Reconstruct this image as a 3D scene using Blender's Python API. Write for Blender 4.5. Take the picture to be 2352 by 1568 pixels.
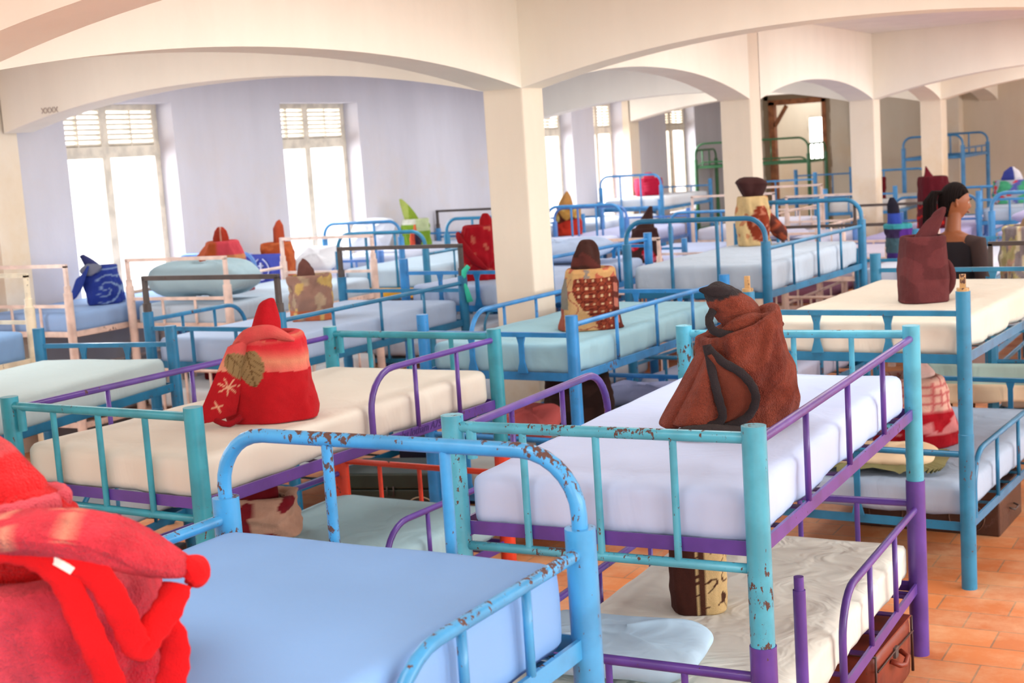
import bpy, bmesh, math, random
from mathutils import Vector, Matrix, noise, Euler
random.seed(7)
for o in list(bpy.data.objects): bpy.data.objects.remove(o)
S = bpy.context.scene
COL = S.collection
PI = math.pi

def srgb(r, g, b):
    f = lambda c: (c/255/12.92) if c/255 <= .04045 else ((c/255+.055)/1.055)**2.4
    return (f(r), f(g), f(b), 1)

# ------------------------------------------------------------------ camera
cam = bpy.data.cameras.new('camera'); cam_o = bpy.data.objects.new('camera', cam); COL.objects.link(cam_o)
cam.lens = 3211/2352*36; cam.sensor_width = 36; cam.clip_end = 200; cam.clip_start = .05
R_ = Vector((0.8732223, 0.48287624, -0.06567616)); U_ = Vector((-0.00789596, 0.14877136, 0.9888401)); F_ = Vector((-0.48725812, 0.86295864, -0.13372324))
EYE = Vector((0, 0, 2.0966))
cam_o.matrix_world = Matrix(((R_.x, U_.x, -F_.x, EYE.x), (R_.y, U_.y, -F_.y, EYE.y), (R_.z, U_.z, -F_.z, EYE.z), (0, 0, 0, 1)))
cam.dof.use_dof = True; cam.dof.focus_distance = 4.0; cam.dof.aperture_fstop = 6.0
S.camera = cam_o

# ------------------------------------------------------------------ world, daylight, exposure
w = bpy.data.worlds.new('world'); S.world = w; w.use_nodes = True
bg = w.node_tree.nodes['Background']; bg.inputs[0].default_value = (.98, .99, 1.0, 1); bg.inputs[1].default_value = 2.2
S.view_settings.view_transform = 'Standard'; S.view_settings.look = 'None'; S.view_settings.gamma = 1; S.view_settings.use_curve_mapping = False
S.view_settings.exposure = 0.10

def daylight(name, loc, rot, sx, sy, power, color=(.97, .99, 1)):
    l = bpy.data.lights.new(name, 'AREA'); l.shape = 'RECTANGLE'; l.size = sx; l.size_y = sy; l.energy = power; l.color = color
    o = bpy.data.objects.new(name, l); COL.objects.link(o); o.location = loc; o.rotation_euler = rot; return o
for cx_ in (-6.5, -2.1, 2.1):
    for cy_ in (.8, 5.6, 9.8, 14.0, 18.0): daylight('overhead_fill', (cx_, cy_, 3.12), (0, 0, 0), 1.6, 1.6, 42, (1, .99, .97))  # added overhead fill, unseen above the arches, to brighten the mattress tops
WX = -8.85; RX = 4.3; YN = -4.0; YB = 23.7; CZ = 3.15
LEFT_WIN = [(-.35, .95), (2.55, 3.85), (5.5, 6.8), (8.42, 9.72), (11.28, 12.62), (16.49, 17.79), (18.5, 19.5), (21.18, 22.44)]
RIGHT_WIN = [(-2.8, -1.4), (-.4, 1.2), (2.6, 4.2), (5.4, 7.0), (8.4, 10), (11.4, 13), (14.3, 15.9), (17.2, 18.8), (20.4, 22.0)]
NEAR_WIN = [(-7.6, -6.0), (-3.6, -2.0), (-1.2, .4), (1.6, 3.2)]
for a, b in LEFT_WIN: daylight('daylight_left', (WX-.85, (a+b)/2, 2.15), (0, -PI/2+.45, 0), 1.7, b-a, 90)
for a, b in RIGHT_WIN: daylight('daylight_right', (RX+.75, (a+b)/2, 2.25), (0, PI/2-.5, 0), 1.8, b-a, 230, (.95, .985, 1))
for a, b in NEAR_WIN: daylight('daylight_near', ((a+b)/2, YN-.7, 2.25), (PI/2-.5, 0, 0), b-a, 1.8, 60, (.94, .98, 1))

# ------------------------------------------------------------------ mesh helpers
class MB:
    def __init__(s): s.v = []; s.f = []; s.c = None; s.sm = True
    def add(s, vs, fs):
        n = len(s.v); s.v += [tuple(v) for v in vs]; s.f += [tuple(i+n for i in f) for f in fs]; return s
    def box(s, x0, y0, z0, x1, y1, z1):
        return s.add([(x0, y0, z0), (x1, y0, z0), (x1, y1, z0), (x0, y1, z0), (x0, y0, z1), (x1, y0, z1), (x1, y1, z1), (x0, y1, z1)],
                     [(0, 3, 2, 1), (4, 5, 6, 7), (0, 1, 5, 4), (1, 2, 6, 5), (2, 3, 7, 6), (3, 0, 4, 7)])
    def tube(s, path, r, seg=10, flat=None, caps=True):
        P = [Vector(p) for p in path]; n = len(P); rings = []; up = None
        for i in range(n):
            t = (P[min(i+1, n-1)]-P[max(i-1, 0)]).normalized()
            if up is None:
                a = Vector((0, 0, 1)) if abs(t.z) < .9 else Vector((1, 0, 0)); up = (a-t*a.dot(t)).normalized()
            else: up = (up-t*up.dot(t)).normalized()
            sd = t.cross(up); rr = r[i] if isinstance(r, (list, tuple)) else r
            if flat: rings.append([P[i]+sd*flat[0]*cx+up*flat[1]*cy for cx, cy in ((-1, -1), (1, -1), (1, 1), (-1, 1))])
            else: rings.append([P[i]+sd*rr*math.cos(2*PI*k/seg)+up*rr*math.sin(2*PI*k/seg) for k in range(seg)])
        return s.loft(rings, caps)
    def loft(s, rings, caps=True):
        m = len(rings[0]); base = len(s.v)
        for r in rings: s.v += [tuple(v) for v in r]
        for i in range(len(rings)-1):
            for k in range(m):
                a = base+i*m+k; b = base+i*m+(k+1) % m
                s.f.append((a, b, b+m, a+m))
        if caps:
            s.f.append(tuple(base+k for k in range(m))[::-1]); s.f.append(tuple(base+(len(rings)-1)*m+k for k in range(m)))
        return s
    def grid(s, G):
        base = len(s.v); n = len(G); m = len(G[0])
        for r in G: s.v += [tuple(v) for v in r]
        for i in range(n-1):
            for j in range(m-1):
                a = base+i*m+j; s.f.append((a, a+1, a+m+1, a+m))
        return s
    def build(s, name, mat, parent=None, smooth=True, colors=None, auto=None):
        me = bpy.data.meshes.new(name); me.from_pydata(s.v, [], s.f); me.update()
        if smooth:
            me.polygons.foreach_set('use_smooth', [True]*len(me.polygons))
            if auto: me.set_sharp_from_angle(angle=math.radians(auto))
        if colors is not None:
            ca = me.color_attributes.new('Col', 'FLOAT_COLOR', 'POINT')
            flat = []
            for c in colors: flat += list(c)
            ca.data.foreach_set('color', flat)
        if mat: me.materials.append(mat)
        o = bpy.data.objects.new(name, me); COL.objects.link(o)
        if parent: o.parent = parent
        return o

def tag(o, label, cat, group=None):
    o['label'] = label; o['category'] = cat
    if group: o['group'] = group
    return o
def empty(name, loc, rz=0):
    o = bpy.data.objects.new(name, None); COL.objects.link(o); o.location = loc; o.rotation_euler = (0, 0, rz); o.empty_display_size = .1; return o
def struct(o, label=None):
    o['kind'] = 'structure'
    if label: o['label'] = label
    return o
def arc(cx, cz, r, a0, a1, n=7): return [(cx+r*math.cos(math.radians(a0+(a1-a0)*i/n)), cz+r*math.sin(math.radians(a0+(a1-a0)*i/n))) for i in range(n+1)]

# ------------------------------------------------------------------ materials
def mat(name, col, rough=.6, metal=0, spec=.5):
    m = bpy.data.materials.new(name); m.use_nodes = True; b = m.node_tree.nodes['Principled BSDF']
    b.inputs['Base Color'].default_value = col; b.inputs['Roughness'].default_value = rough; b.inputs['Metallic'].default_value = metal
    b.inputs['Specular IOR Level'].default_value = spec
    return m, m.node_tree, b
def N(nt, t, **k):
    n = nt.nodes.new(t)
    for a, v in k.items():
        if a.startswith('i_'): n.inputs[a[2:].replace('_', ' ')].default_value = v
        else: setattr(n, a, v)
    return n
def ramp(nt, src, stops):
    r = nt.nodes.new('ShaderNodeValToRGB'); e = r.color_ramp.elements
    while len(e) < len(stops): e.new(.5)
    for el, (p, c) in zip(e, stops): el.position = p; el.color = c if len(c) == 4 else (*c, 1)
    nt.links.new(src, r.inputs[0]); return r.outputs[0]
def mixc(nt, f, a, b):
    m = nt.nodes.new('ShaderNodeMix'); m.data_type = 'RGBA'
    for s, v in ((0, f), (6, a), (7, b)):
        if hasattr(v, 'links') or isinstance(v, bpy.types.NodeSocket): nt.links.new(v, m.inputs[s])
        else: m.inputs[s].default_value = v
    return m.outputs[2]

def paint(name, rgb, chips=.0, rgb2=None, rough=.32, top=0):
    c = srgb(*rgb); m, nt, b = mat(name, c, rough)
    tc = N(nt, 'ShaderNodeTexCoord'); L = nt.links
    n1 = N(nt, 'ShaderNodeTexNoise', i_Scale=9.0, i_Detail=4.0); L.new(tc.outputs['Object'], n1.inputs['Vector'])
    d = tuple(x*.78 for x in c[:3])+(1,)
    col = mixc(nt, ramp(nt, n1.outputs[0], [(.42, (0, 0, 0)), (.62, (1, 1, 1))]), c, d if not rgb2 else srgb(*rgb2))
    if chips > 0:
        n2 = N(nt, 'ShaderNodeTexNoise', i_Scale=62.0, i_Detail=6.0, i_Roughness=.65); mp = N(nt, 'ShaderNodeMapping'); mp.inputs['Scale'].default_value = (1, 1, .55)
        L.new(tc.outputs['Object'], mp.inputs[0]); L.new(mp.outputs[0], n2.inputs['Vector'])
        n3 = N(nt, 'ShaderNodeTexNoise', i_Scale=4.0, i_Detail=2.0); L.new(tc.outputs['Object'], n3.inputs['Vector'])
        ad = N(nt, 'ShaderNodeMath', operation='MULTIPLY_ADD'); L.new(n3.outputs[0], ad.inputs[0]); ad.inputs[1].default_value = .55; L.new(n2.outputs[0], ad.inputs[2])
        if top:
            ge = N(nt, 'ShaderNodeNewGeometry'); sp = N(nt, 'ShaderNodeSeparateXYZ'); L.new(ge.outputs['Normal'], sp.inputs[0])
            a2 = N(nt, 'ShaderNodeMath', operation='MULTIPLY_ADD'); L.new(sp.outputs[2], a2.inputs[0]); a2.inputs[1].default_value = top; L.new(ad.outputs[0], a2.inputs[2]); ad = a2
        t = 1.03-chips*.33
        f = ramp(nt, ad.outputs[0], [(max(0, t-.012), (0, 0, 0)), (min(1, t), (1, 1, 1))])
        col = mixc(nt, f, col, srgb(88, 60, 52))
        rr = N(nt, 'ShaderNodeMapRange'); L.new(f, rr.inputs[0]); rr.inputs[3].default_value = rough; rr.inputs[4].default_value = .8; L.new(rr.outputs[0], b.inputs['Roughness'])
        bp = N(nt, 'ShaderNodeBump', i_Strength=.35, i_Distance=.002, invert=True); L.new(f, bp.inputs['Height']); L.new(bp.outputs[0], b.inputs['Normal'])
    L.new(col, b.inputs['Base Color']); return m

def cloth(name, rgb, wr=.25, scale=5, rough=.85, stretch=(1, 1, .4)):
    c = srgb(*rgb); m, nt, b = mat(name, c, rough, 0, .2); L = nt.links
    tc = N(nt, 'ShaderNodeTexCoord'); mp = N(nt, 'ShaderNodeMapping'); mp.inputs['Scale'].default_value = stretch; L.new(tc.outputs['Object'], mp.inputs[0])
    n = N(nt, 'ShaderNodeTexNoise', i_Scale=scale, i_Detail=3.0, i_Distortion=.8); L.new(mp.outputs[0], n.inputs['Vector'])
    n2 = N(nt, 'ShaderNodeTexNoise', i_Scale=1.3, i_Detail=2.0); L.new(tc.outputs['Object'], n2.inputs['Vector'])
    bp = N(nt, 'ShaderNodeBump', i_Strength=min(1, wr*1.5), i_Distance=.03); L.new(n.outputs[0], bp.inputs['Height']); L.new(bp.outputs[0], b.inputs['Normal'])
    d = tuple(x*.93 for x in c[:3])+(1,)
    L.new(mixc(nt, ramp(nt, n2.outputs[0], [(.4, (0, 0, 0)), (.65, (1, 1, 1))]), c, d), b.inputs['Base Color'])
    return m

def plaster(name, rgb, stain=(196, 160, 110), amt=.5, streak=.5):
    c = srgb(*rgb); m, nt, b = mat(name, c, .9, 0, .15); L = nt.links
    tc = N(nt, 'ShaderNodeTexCoord')
    mp = N(nt, 'ShaderNodeMapping'); mp.inputs['Scale'].default_value = (1, 1, .22); L.new(tc.outputs['Object'], mp.inputs[0])
    n = N(nt, 'ShaderNodeTexNoise', i_Scale=3.2, i_Detail=5.0, i_Roughness=.6); L.new(mp.outputs[0], n.inputs['Vector'])
    d = tuple(x*.86 for x in c[:3])+(1,)
    col = mixc(nt, ramp(nt, n.outputs[0], [(.35, (0, 0, 0)), (.7, (streak,)*3)]), c, d)
    n2 = N(nt, 'ShaderNodeTexNoise', i_Scale=1.1, i_Detail=6.0, i_Roughness=.65); L.new(tc.outputs['Object'], n2.inputs['Vector'])
    sx = N(nt, 'ShaderNodeSeparateXYZ'); L.new(tc.outputs['Object'], sx.inputs[0])
    zr = N(nt, 'ShaderNodeMapRange'); L.new(sx.outputs[2], zr.inputs[0]); zr.inputs[1].default_value = 2.6; zr.inputs[2].default_value = .3; zr.inputs[3].default_value = .15; zr.inputs[4].default_value = 1
    f = ramp(nt, n2.outputs[0], [(.5, (0, 0, 0)), (.72, (1, 1, 1))])
    mu = N(nt, 'ShaderNodeMath', operation='MULTIPLY'); L.new(f, mu.inputs[0]); L.new(zr.outputs[0], mu.inputs[1])
    mu2 = N(nt, 'ShaderNodeMath', operation='MULTIPLY'); L.new(mu.outputs[0], mu2.inputs[0]); mu2.inputs[1].default_value = amt
    col = mixc(nt, mu2.outputs[0], col, srgb(*stain))
    n3 = N(nt, 'ShaderNodeTexNoise', i_Scale=14.0, i_Detail=3.0); L.new(tc.outputs['Object'], n3.inputs['Vector'])
    bp = N(nt, 'ShaderNodeBump', i_Strength=.12, i_Distance=.02); L.new(n3.outputs[0], bp.inputs['Height']); L.new(bp.outputs[0], b.inputs['Normal'])
    L.new(col, b.inputs['Base Color']); return m

def plush(name, pile=.5, scale=260):
    m, nt, b = mat(name, (1, 1, 1, 1), .95, 0, .1); L = nt.links
    at = N(nt, 'ShaderNodeVertexColor', layer_name='Col'); tc = N(nt, 'ShaderNodeTexCoord')
    n = N(nt, 'ShaderNodeTexNoise', i_Scale=scale, i_Detail=2.0); L.new(tc.outputs['Object'], n.inputs['Vector'])
    n2 = N(nt, 'ShaderNodeTexNoise', i_Scale=16.0, i_Detail=4.0, i_Roughness=.6); L.new(tc.outputs['Object'], n2.inputs['Vector'])
    hs = N(nt, 'ShaderNodeHueSaturation'); L.new(at.outputs[0], hs.inputs['Color'])
    mr = N(nt, 'ShaderNodeMapRange'); L.new(n2.outputs[0], mr.inputs[0]); mr.inputs[1].default_value = .3; mr.inputs[2].default_value = .7; mr.inputs[3].default_value = 1-.30*pile; mr.inputs[4].default_value = 1+.14*pile
    L.new(mr.outputs[0], hs.inputs['Value'])
    b.inputs['Sheen Weight'].default_value = .08*pile; b.inputs['Sheen Roughness'].default_value = .5
    ad = N(nt, 'ShaderNodeMath', operation='MULTIPLY_ADD'); L.new(n2.outputs[0], ad.inputs[0]); ad.inputs[1].default_value = 2.5; L.new(n.outputs[0], ad.inputs[2])
    bp = N(nt, 'ShaderNodeBump', i_Strength=.35+.5*pile, i_Distance=.008+.008*pile); L.new(ad.outputs[0], bp.inputs['Height']); L.new(bp.outputs[0], b.inputs['Normal'])
    L.new(hs.outputs[0], b.inputs['Base Color']); return m

P = dict(goldrust=paint('rusted_gold_pin', (190, 150, 96), .4), turq=paint('paint_turquoise', (80, 176, 202), .36, top=.03), turq2=paint('paint_turquoise_green', (48, 150, 170), .22), purple=paint('paint_purple', (92, 62, 150), .10),
         purple_rust=paint('paint_purple_worn', (100, 68, 156), .24), blue=paint('paint_sky_blue', (66, 156, 212), .38, top=.075), azure=paint('paint_azure', (48, 140, 208), .16),
         teal=paint('paint_teal_blue', (36, 124, 168), .18), tealm=paint('paint_teal_mid', (44, 130, 170), .22), red=paint('paint_orange_red', (226, 66, 38), .2),
         pink=paint('paint_pale_pink', (240, 214, 200), .1), cream=paint('paint_cream', (232, 218, 188), .12), green=paint('paint_green', (64, 124, 80), .1),
         black=paint('bare_dark_iron', (84, 74, 70), .2, rough=.6), far=paint('paint_far_blue', (66, 142, 200), .1), periw=paint('paint_periwinkle', (92, 140, 210), .1))
M = dict(wall=plaster('wall_plaster', (208, 205, 212), (214, 186, 150), .55), beam=plaster('beam_plaster', (250, 243, 228), (225, 190, 130), .25, .35),
         colm=plaster('column_plaster', (236, 222, 202), (214, 180, 124), .95), far=plaster('far_wall_plaster', (228, 216, 196), (218, 176, 110), .6),
         ceil=plaster('ceiling_plaster', (246, 240, 230), (220, 200, 170), .2))
M['reveal'] = plaster('reveal_plaster', (244, 238, 228), (225, 200, 160), .3)
M['frame'] = paint('window_frame_paint', (232, 220, 200), .0, rough=.5)
M['wood'] = paint('raw_door_wood', (176, 112, 72), 0, (140, 88, 58), rough=.8)
M['mortar'] = plaster('rough_mortar', (158, 138, 112), (130, 110, 80), .5)
M['plush'] = plush('plush_pile', 1.0); M['plush2'] = plush('soft_fleece', .4, 400)
def glass():
    m = bpy.data.materials.new('window_glass'); m.use_nodes = True; nt = m.node_tree; nt.nodes.clear()
    o = N(nt, 'ShaderNodeOutputMaterial'); mx = N(nt, 'ShaderNodeMixShader'); t = N(nt, 'ShaderNodeBsdfTransparent'); g = N(nt, 'ShaderNodeBsdfGlossy', i_Roughness=.02)
    mx.inputs[0].default_value = .05; nt.links.new(t.outputs[0], mx.inputs[1]); nt.links.new(g.outputs[0], mx.inputs[2]); nt.links.new(mx.outputs[0], o.inputs[0]); return m
M['glass'] = glass()
def tiles():
    m, nt, b = mat('terracotta_tiles', srgb(190, 120, 80), .55, 0, .4); L = nt.links
    tc = N(nt, 'ShaderNodeTexCoord'); mp = N(nt, 'ShaderNodeMapping'); mp.inputs['Scale'].default_value = (1, 1, 1); L.new(tc.outputs['Object'], mp.inputs[0])
    br = N(nt, 'ShaderNodeTexBrick', offset=0.5, i_Scale=1.0); br.inputs['Mortar Size'].default_value = .004; br.inputs['Brick Width'].default_value = .3; br.inputs['Row Height'].default_value = .2
    br.inputs['Color1'].default_value = srgb(212, 130, 74); br.inputs['Color2'].default_value = srgb(186, 104, 60); br.inputs['Mortar'].default_value = srgb(150, 112, 84); br.inputs['Bias'].default_value = 0
    L.new(mp.outputs[0], br.inputs['Vector'])
    n = N(nt, 'ShaderNodeTexNoise', i_Scale=2.6, i_Detail=8.0, i_Roughness=.7); L.new(tc.outputs['Object'], n.inputs['Vector'])
    col = mixc(nt, ramp(nt, n.outputs[0], [(.42, (0, 0, 0)), (.68, (.7, .7, .7))]), br.outputs[0], srgb(222, 180, 140))
    L.new(col, b.inputs['Base Color'])
    bp = N(nt, 'ShaderNodeBump', i_Strength=.3, i_Distance=.004); L.new(br.outputs[1], bp.inputs['Height']); bp.invert = True; L.new(bp.outputs[0], b.inputs['Normal'])
    return m
M['tiles'] = tiles()

# ------------------------------------------------------------------ room shell
struct(MB().box(-10.5, YN, -.12, RX, YB+4, 0).build('floor', M['tiles'], smooth=False), 'orange terracotta tiled floor')
struct(MB().box(WX-.5, YN-.4, CZ, RX+.4, YB+4, CZ+.2).build('ceiling', M['ceil'], smooth=False), 'pale ceiling above the arches')
def wall_openings(name, axis, c0, c1, lo, hi, wins, z0=.95, z1=2.74, m=None, label=None):
    b = MB()
    def bx(a0, a1, za, zb):
        if axis == 'y': b.box(c0, a0, za, c1, a1, zb)
        else: b.box(a0, c0, za, a1, c1, zb)
    prev = lo
    for a, d in sorted(wins):
        bx(prev, a, 0, CZ); bx(a, d, 0, z0); bx(a, d, z1, CZ); prev = d
    bx(prev, hi, 0, CZ)
    return struct(b.build(name, m or M['wall'], smooth=False), label)
wall_openings('wall_left', 'y', WX-.4, WX, YN-.4, YB+.2, LEFT_WIN, label='lilac grey plastered wall with tall windows')
wall_openings('wall_right', 'y', RX, RX+.3, YN-.4, YB+4, RIGHT_WIN, label='plastered wall on the right')
wall_openings('wall_near', 'x', YN-.3, YN, WX, RX, NEAR_WIN, label='plastered wall behind the viewer')
# far wall with a rough door opening into the next room
DX0, DX1, DZ = -7.95, -6.98, 2.66
b = MB(); b.box(WX, YB, 0, DX0, YB+.2, CZ); b.box(DX0, YB, DZ, DX1, YB+.2, CZ); b.box(DX1, YB, 0, RX, YB+.2, CZ)
struct(b.build('wall_back', M['far'], smooth=False), 'cream far wall with a rough doorway')
b = MB(); b.box(-10.2, YB+3.8, 0, RX, YB+4, CZ); b.box(-10.4, YB+.2, 0, -10.2, YB+4, CZ)
struct(b.build('wall_next_room', M['far'], smooth=False), 'cream wall of the next room seen through the doorway')
# bright narrow window in the next room, as an opening with its own daylight
xa, xb, za, zb = -7.72, -7.40, 1.62, 2.36
b = MB()
for (x0, x1, z0, z1) in ((xa-.04, xa, za, zb), (xb, xb+.04, za, zb), (xa-.04, xb+.04, zb, zb+.04), (xa-.04, xb+.04, za-.04, za)): b.box(x0, YB+1.5, z0, x1, YB+1.56, z1)
win = b.build('window_10', M['frame'], smooth=False); struct(win, 'small bright window beyond the doorway')
b = MB(); b.box(-10.2, YB+1.5, 0, xa-.04, YB+1.6, CZ); b.box(xb+.04, YB+1.5, 0, RX, YB+1.6, CZ); b.box(xa-.04, YB+1.5, 0, xb+.04, YB+1.6, za-.04); b.box(xa-.04, YB+1.5, zb+.04, xb+.04, YB+1.6, CZ)
struct(b.build('wall_next_room_inner', M['far'], smooth=False), 'inner wall beyond the doorway')
daylight('daylight_next_room', (-7.6, YB+.8, 3.0), (0, 0, 0), .8, .8, 14)
em, nt, bb = mat('bright_pane', (1, 1, 1, 1), .5); bb.inputs['Emission Color'].default_value = (1, 1, .97, 1); bb.inputs['Emission Strength'].default_value = 5
o = MB().box(xa, YB+1.54, za, xb, YB+1.545, zb).build('pane', em, win, smooth=False); o['label'] = 'glowing daylit pane'
# door frame timbers
b = MB(); b.box(DX0-.02, YB-.03, 0, DX0+.09, YB+.1, DZ); b.box(DX1-.05, YB-.03, 0, DX1+.02, YB+.1, DZ); b.box(DX0-.02, YB-.03, DZ-.06, DX1+.02, YB+.1, DZ+.03)
b.tube([(DX0+.08, YB, DZ-.42), (DX0+.3, YB, DZ-.08)], .03, flat=(.03, .03))
dr = b.build('door_1', M['wood'], smooth=False); struct(dr, 'raw timber door frame in the far wall')
b = MB()
for i in range(24):
    z = i*.115; b.box(DX0-.13+.02*random.random(), YB-.012, z, DX0-.02, YB-.002, z+.115); b.box(DX1+.02, YB-.012, z, DX1+.07+.03*random.random(), YB-.002, z+.115)
b.box(DX0-.1, YB-.012, DZ+.03, DX1+.06, YB-.002, DZ+.12)
b.build('mortar_edge', M['mortar'], dr, smooth=False)
# pilaster and pipe on far wall
struct(MB().box(-5.02, YB-.35, 0, -4.7, YB, CZ).build('trim_1', M['colm'], smooth=False), 'pale pilaster on the far wall')
struct(MB().tube([(-6.52, YB-.03, 2.75), (-6.5, YB-.03, 1.78)], .018).build('trim_2', P['black']), 'dark pipe running down the far wall')

def columns():
    X0, X1 = -4.43, -4.15
    n = 0
    def colm(x0, y0, x1, y1, z, label):
        b = MB(); b.box(x0, y0, 0, x1, y1, z); o = b.build('column', M['colm'], smooth=False); struct(o, label)
        md = o.modifiers.new('bev', 'BEVEL'); md.width = .012; md.segments = 2; md.limit_method = 'ANGLE'
        return o
    ys = [(-.86, -.58), (3.27, 3.55), (7.68, 7.96), (11.85, 12.13), (16.0, 16.28), (19.5, 19.85)]
    zs = [2.49, 2.5, 2.484, 2.42, 2.42, 2.42]
    names = ['square cream column behind the viewer', 'square cream column at the left of the near beds', 'large square cream column in the middle of the dormitory',
             'square cream column behind the cream and rust rolled blanket', 'square cream column left of the dark maroon blanket', 'square cream column farthest down the row']
    for (a, b_), z, nm in zip(ys, zs, names): colm(X0, a-(.11 if z == 2.5 else 0), X1, b_-(.11 if z == 2.5 else 0), CZ, nm)
    for k, (a, b_) in enumerate(ys): colm(-.1, a, .18, b_, CZ, 'square cream column of the right row, %s from the near end' % ['first', 'second', 'third', 'fourth', 'fifth', 'sixth'][k])
    for k, (a, b_) in enumerate(ys):
        if k in (0, 1, 2, 4, 5):
            b = MB().box(WX, a-(.14 if k == 2 else 0), 0, -8.74, b_-(.14 if k == 2 else 0), CZ); struct(b.build('trim_%d' % (3+k), M['colm'], smooth=False), 'flat cream pilaster against the window wall, %s from the near end' % ['first', 'second', 'third', '', 'fourth', 'fifth'][k])
    def beam(axis, c0, c1, a0, a1, z0, z1, rise, label):
        n = 28; V = []; F = []
        for c in (c0, c1):
            for top in (0, 1):
                for i in range(n+1):
                    t = i/n; z = CZ+.02 if top else z0+(z1-z0)*t+rise*(1-abs(2*t-1)**2.15)
                    q = a0+(a1-a0)*t; V.append((c, q, z) if axis == 'y' else (q, c, z))
        m = n+1
        for i in range(n):
            F += [(i, i+1, 2*m+i+1, 2*m+i), (i, i+1, m+i+1, m+i), (2*m+i, 2*m+i+1, 3*m+i+1, 3*m+i)]
        bb = MB().add(V, F)
        o = bb.build('arched_beam', M['beam'], smooth=True, auto=35); struct(o, label)
        return o
    # arches along the column rows
    for k in range(5):
        beam('y', X0, X1, ys[k][1], ys[k+1][0], zs[k], zs[k+1], .165 if k < 2 else .2, 'shallow arched beam of the left column row, %s from the near end' % ['first', 'second', 'third', 'fourth', 'fifth'][k])
        beam('y', -.1, .18, ys[k][1], ys[k+1][0], 2.48, 2.48, .17, 'shallow arched beam of the right column row, %s from the near end' % ['first', 'second', 'third', 'fourth', 'fifth'][k])
    beam('y', X0, X1, ys[5][1], YB, 2.42, 2.42, .2, 'shallow arched beam running into the far wall')
    for k in (1, 2, 4, 5):
        a, b_ = ys[k]; o3 = {1: 'nearest', 2: 'at the large middle column', 4: 'second beyond the middle column', 5: 'farthest'}[k]
        beam('x', a, b_, -8.72, X0, 2.5 if k < 4 else 2.44, zs[k], .235, 'arched cross beam to the window wall, '+o3)
        beam('x', a, b_, X1, -.1, zs[k], 2.46, .235, 'arched cross beam over the middle aisle, '+o3)
        beam('x', a, b_, .18, RX, 2.46, 2.46, .235, 'arched cross beam to the right wall, '+o3)
columns()
mk_ = MB()
for k in range(4):
    x0 = -8.28+k*.045; mk_.tube([(x0, 7.672, 2.62), (x0+.035, 7.672, 2.66)], .0025, 5).tube([(x0, 7.672, 2.66), (x0+.035, 7.672, 2.62)], .0025, 5)
mb_ = [o for o in COL.objects if o.name.startswith('arched_beam') and 'window wall, at the large' in o.get('label', '')][0]
mk_.build('pencil_crosses', mat('pencil', srgb(170, 150, 140), .9)[0], mb_)

def window(n, y0, y1, x, side=1):
    # frame, louvre head, panes; sits in the outer part of the reveal
    xo = x-.22*side
    fr = MB(); z0, z1, zt = .95, 2.74, 2.33
    w_ = .07; ym = (y0+y1)/2-.02
    for a, b_ in ((y0, y0+w_), (y1-w_, y1), (ym-.045, ym+.045)): fr.box(xo-.03, a, z0, xo+.03, b_, z1)
    for a, b_ in ((z0, z0+.05), (zt-.05, zt+.05), (z1-.04, z1)): fr.box(xo-.035, y0, a, xo+.035, y1, b_)
    f = fr.build('window_%d' % n, M['frame'], smooth=False)
    return f, xo, ym, zt
for i, (a, b_) in enumerate(LEFT_WIN):
    f, xo, ym, zt = window(i+1, a, b_, WX); struct(f, 'tall window with louvred head in the left wall')
    for p0, p1 in ((a+.05, ym-.035), (ym+.035, b_-.05)):
        lv = MB()
        for k in range(8):
            z = zt+.055+k*.043
            lv.add([(xo-.025, p0, z-.009), (xo+.025, p0, z+.003), (xo+.025, p1, z+.003), (xo-.025, p1, z-.009), (xo-.025, p0, z+.009), (xo+.025, p0, z+.021), (xo+.025, p1, z+.021), (xo-.025, p1, z+.009)],
                   [(0, 3, 2, 1), (4, 5, 6, 7), (0, 1, 5, 4), (1, 2, 6, 5), (2, 3, 7, 6), (3, 0, 4, 7)])
        lv.box(xo-.01, (p0+p1)/2-.008, zt+.03, xo+.03, (p0+p1)/2+.008, 2.7)
        lv.build('louvre', M['frame'], f, smooth=False)
        MB().box(xo-.004, p0, 1.0, xo+.004, p1, zt-.04).build('pane', M['glass'], f, smooth=False)
for i, (a, b_) in enumerate(RIGHT_WIN): f, *_ = window(11+i, a, b_, RX, -1); struct(f, 'window in the right wall')

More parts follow.
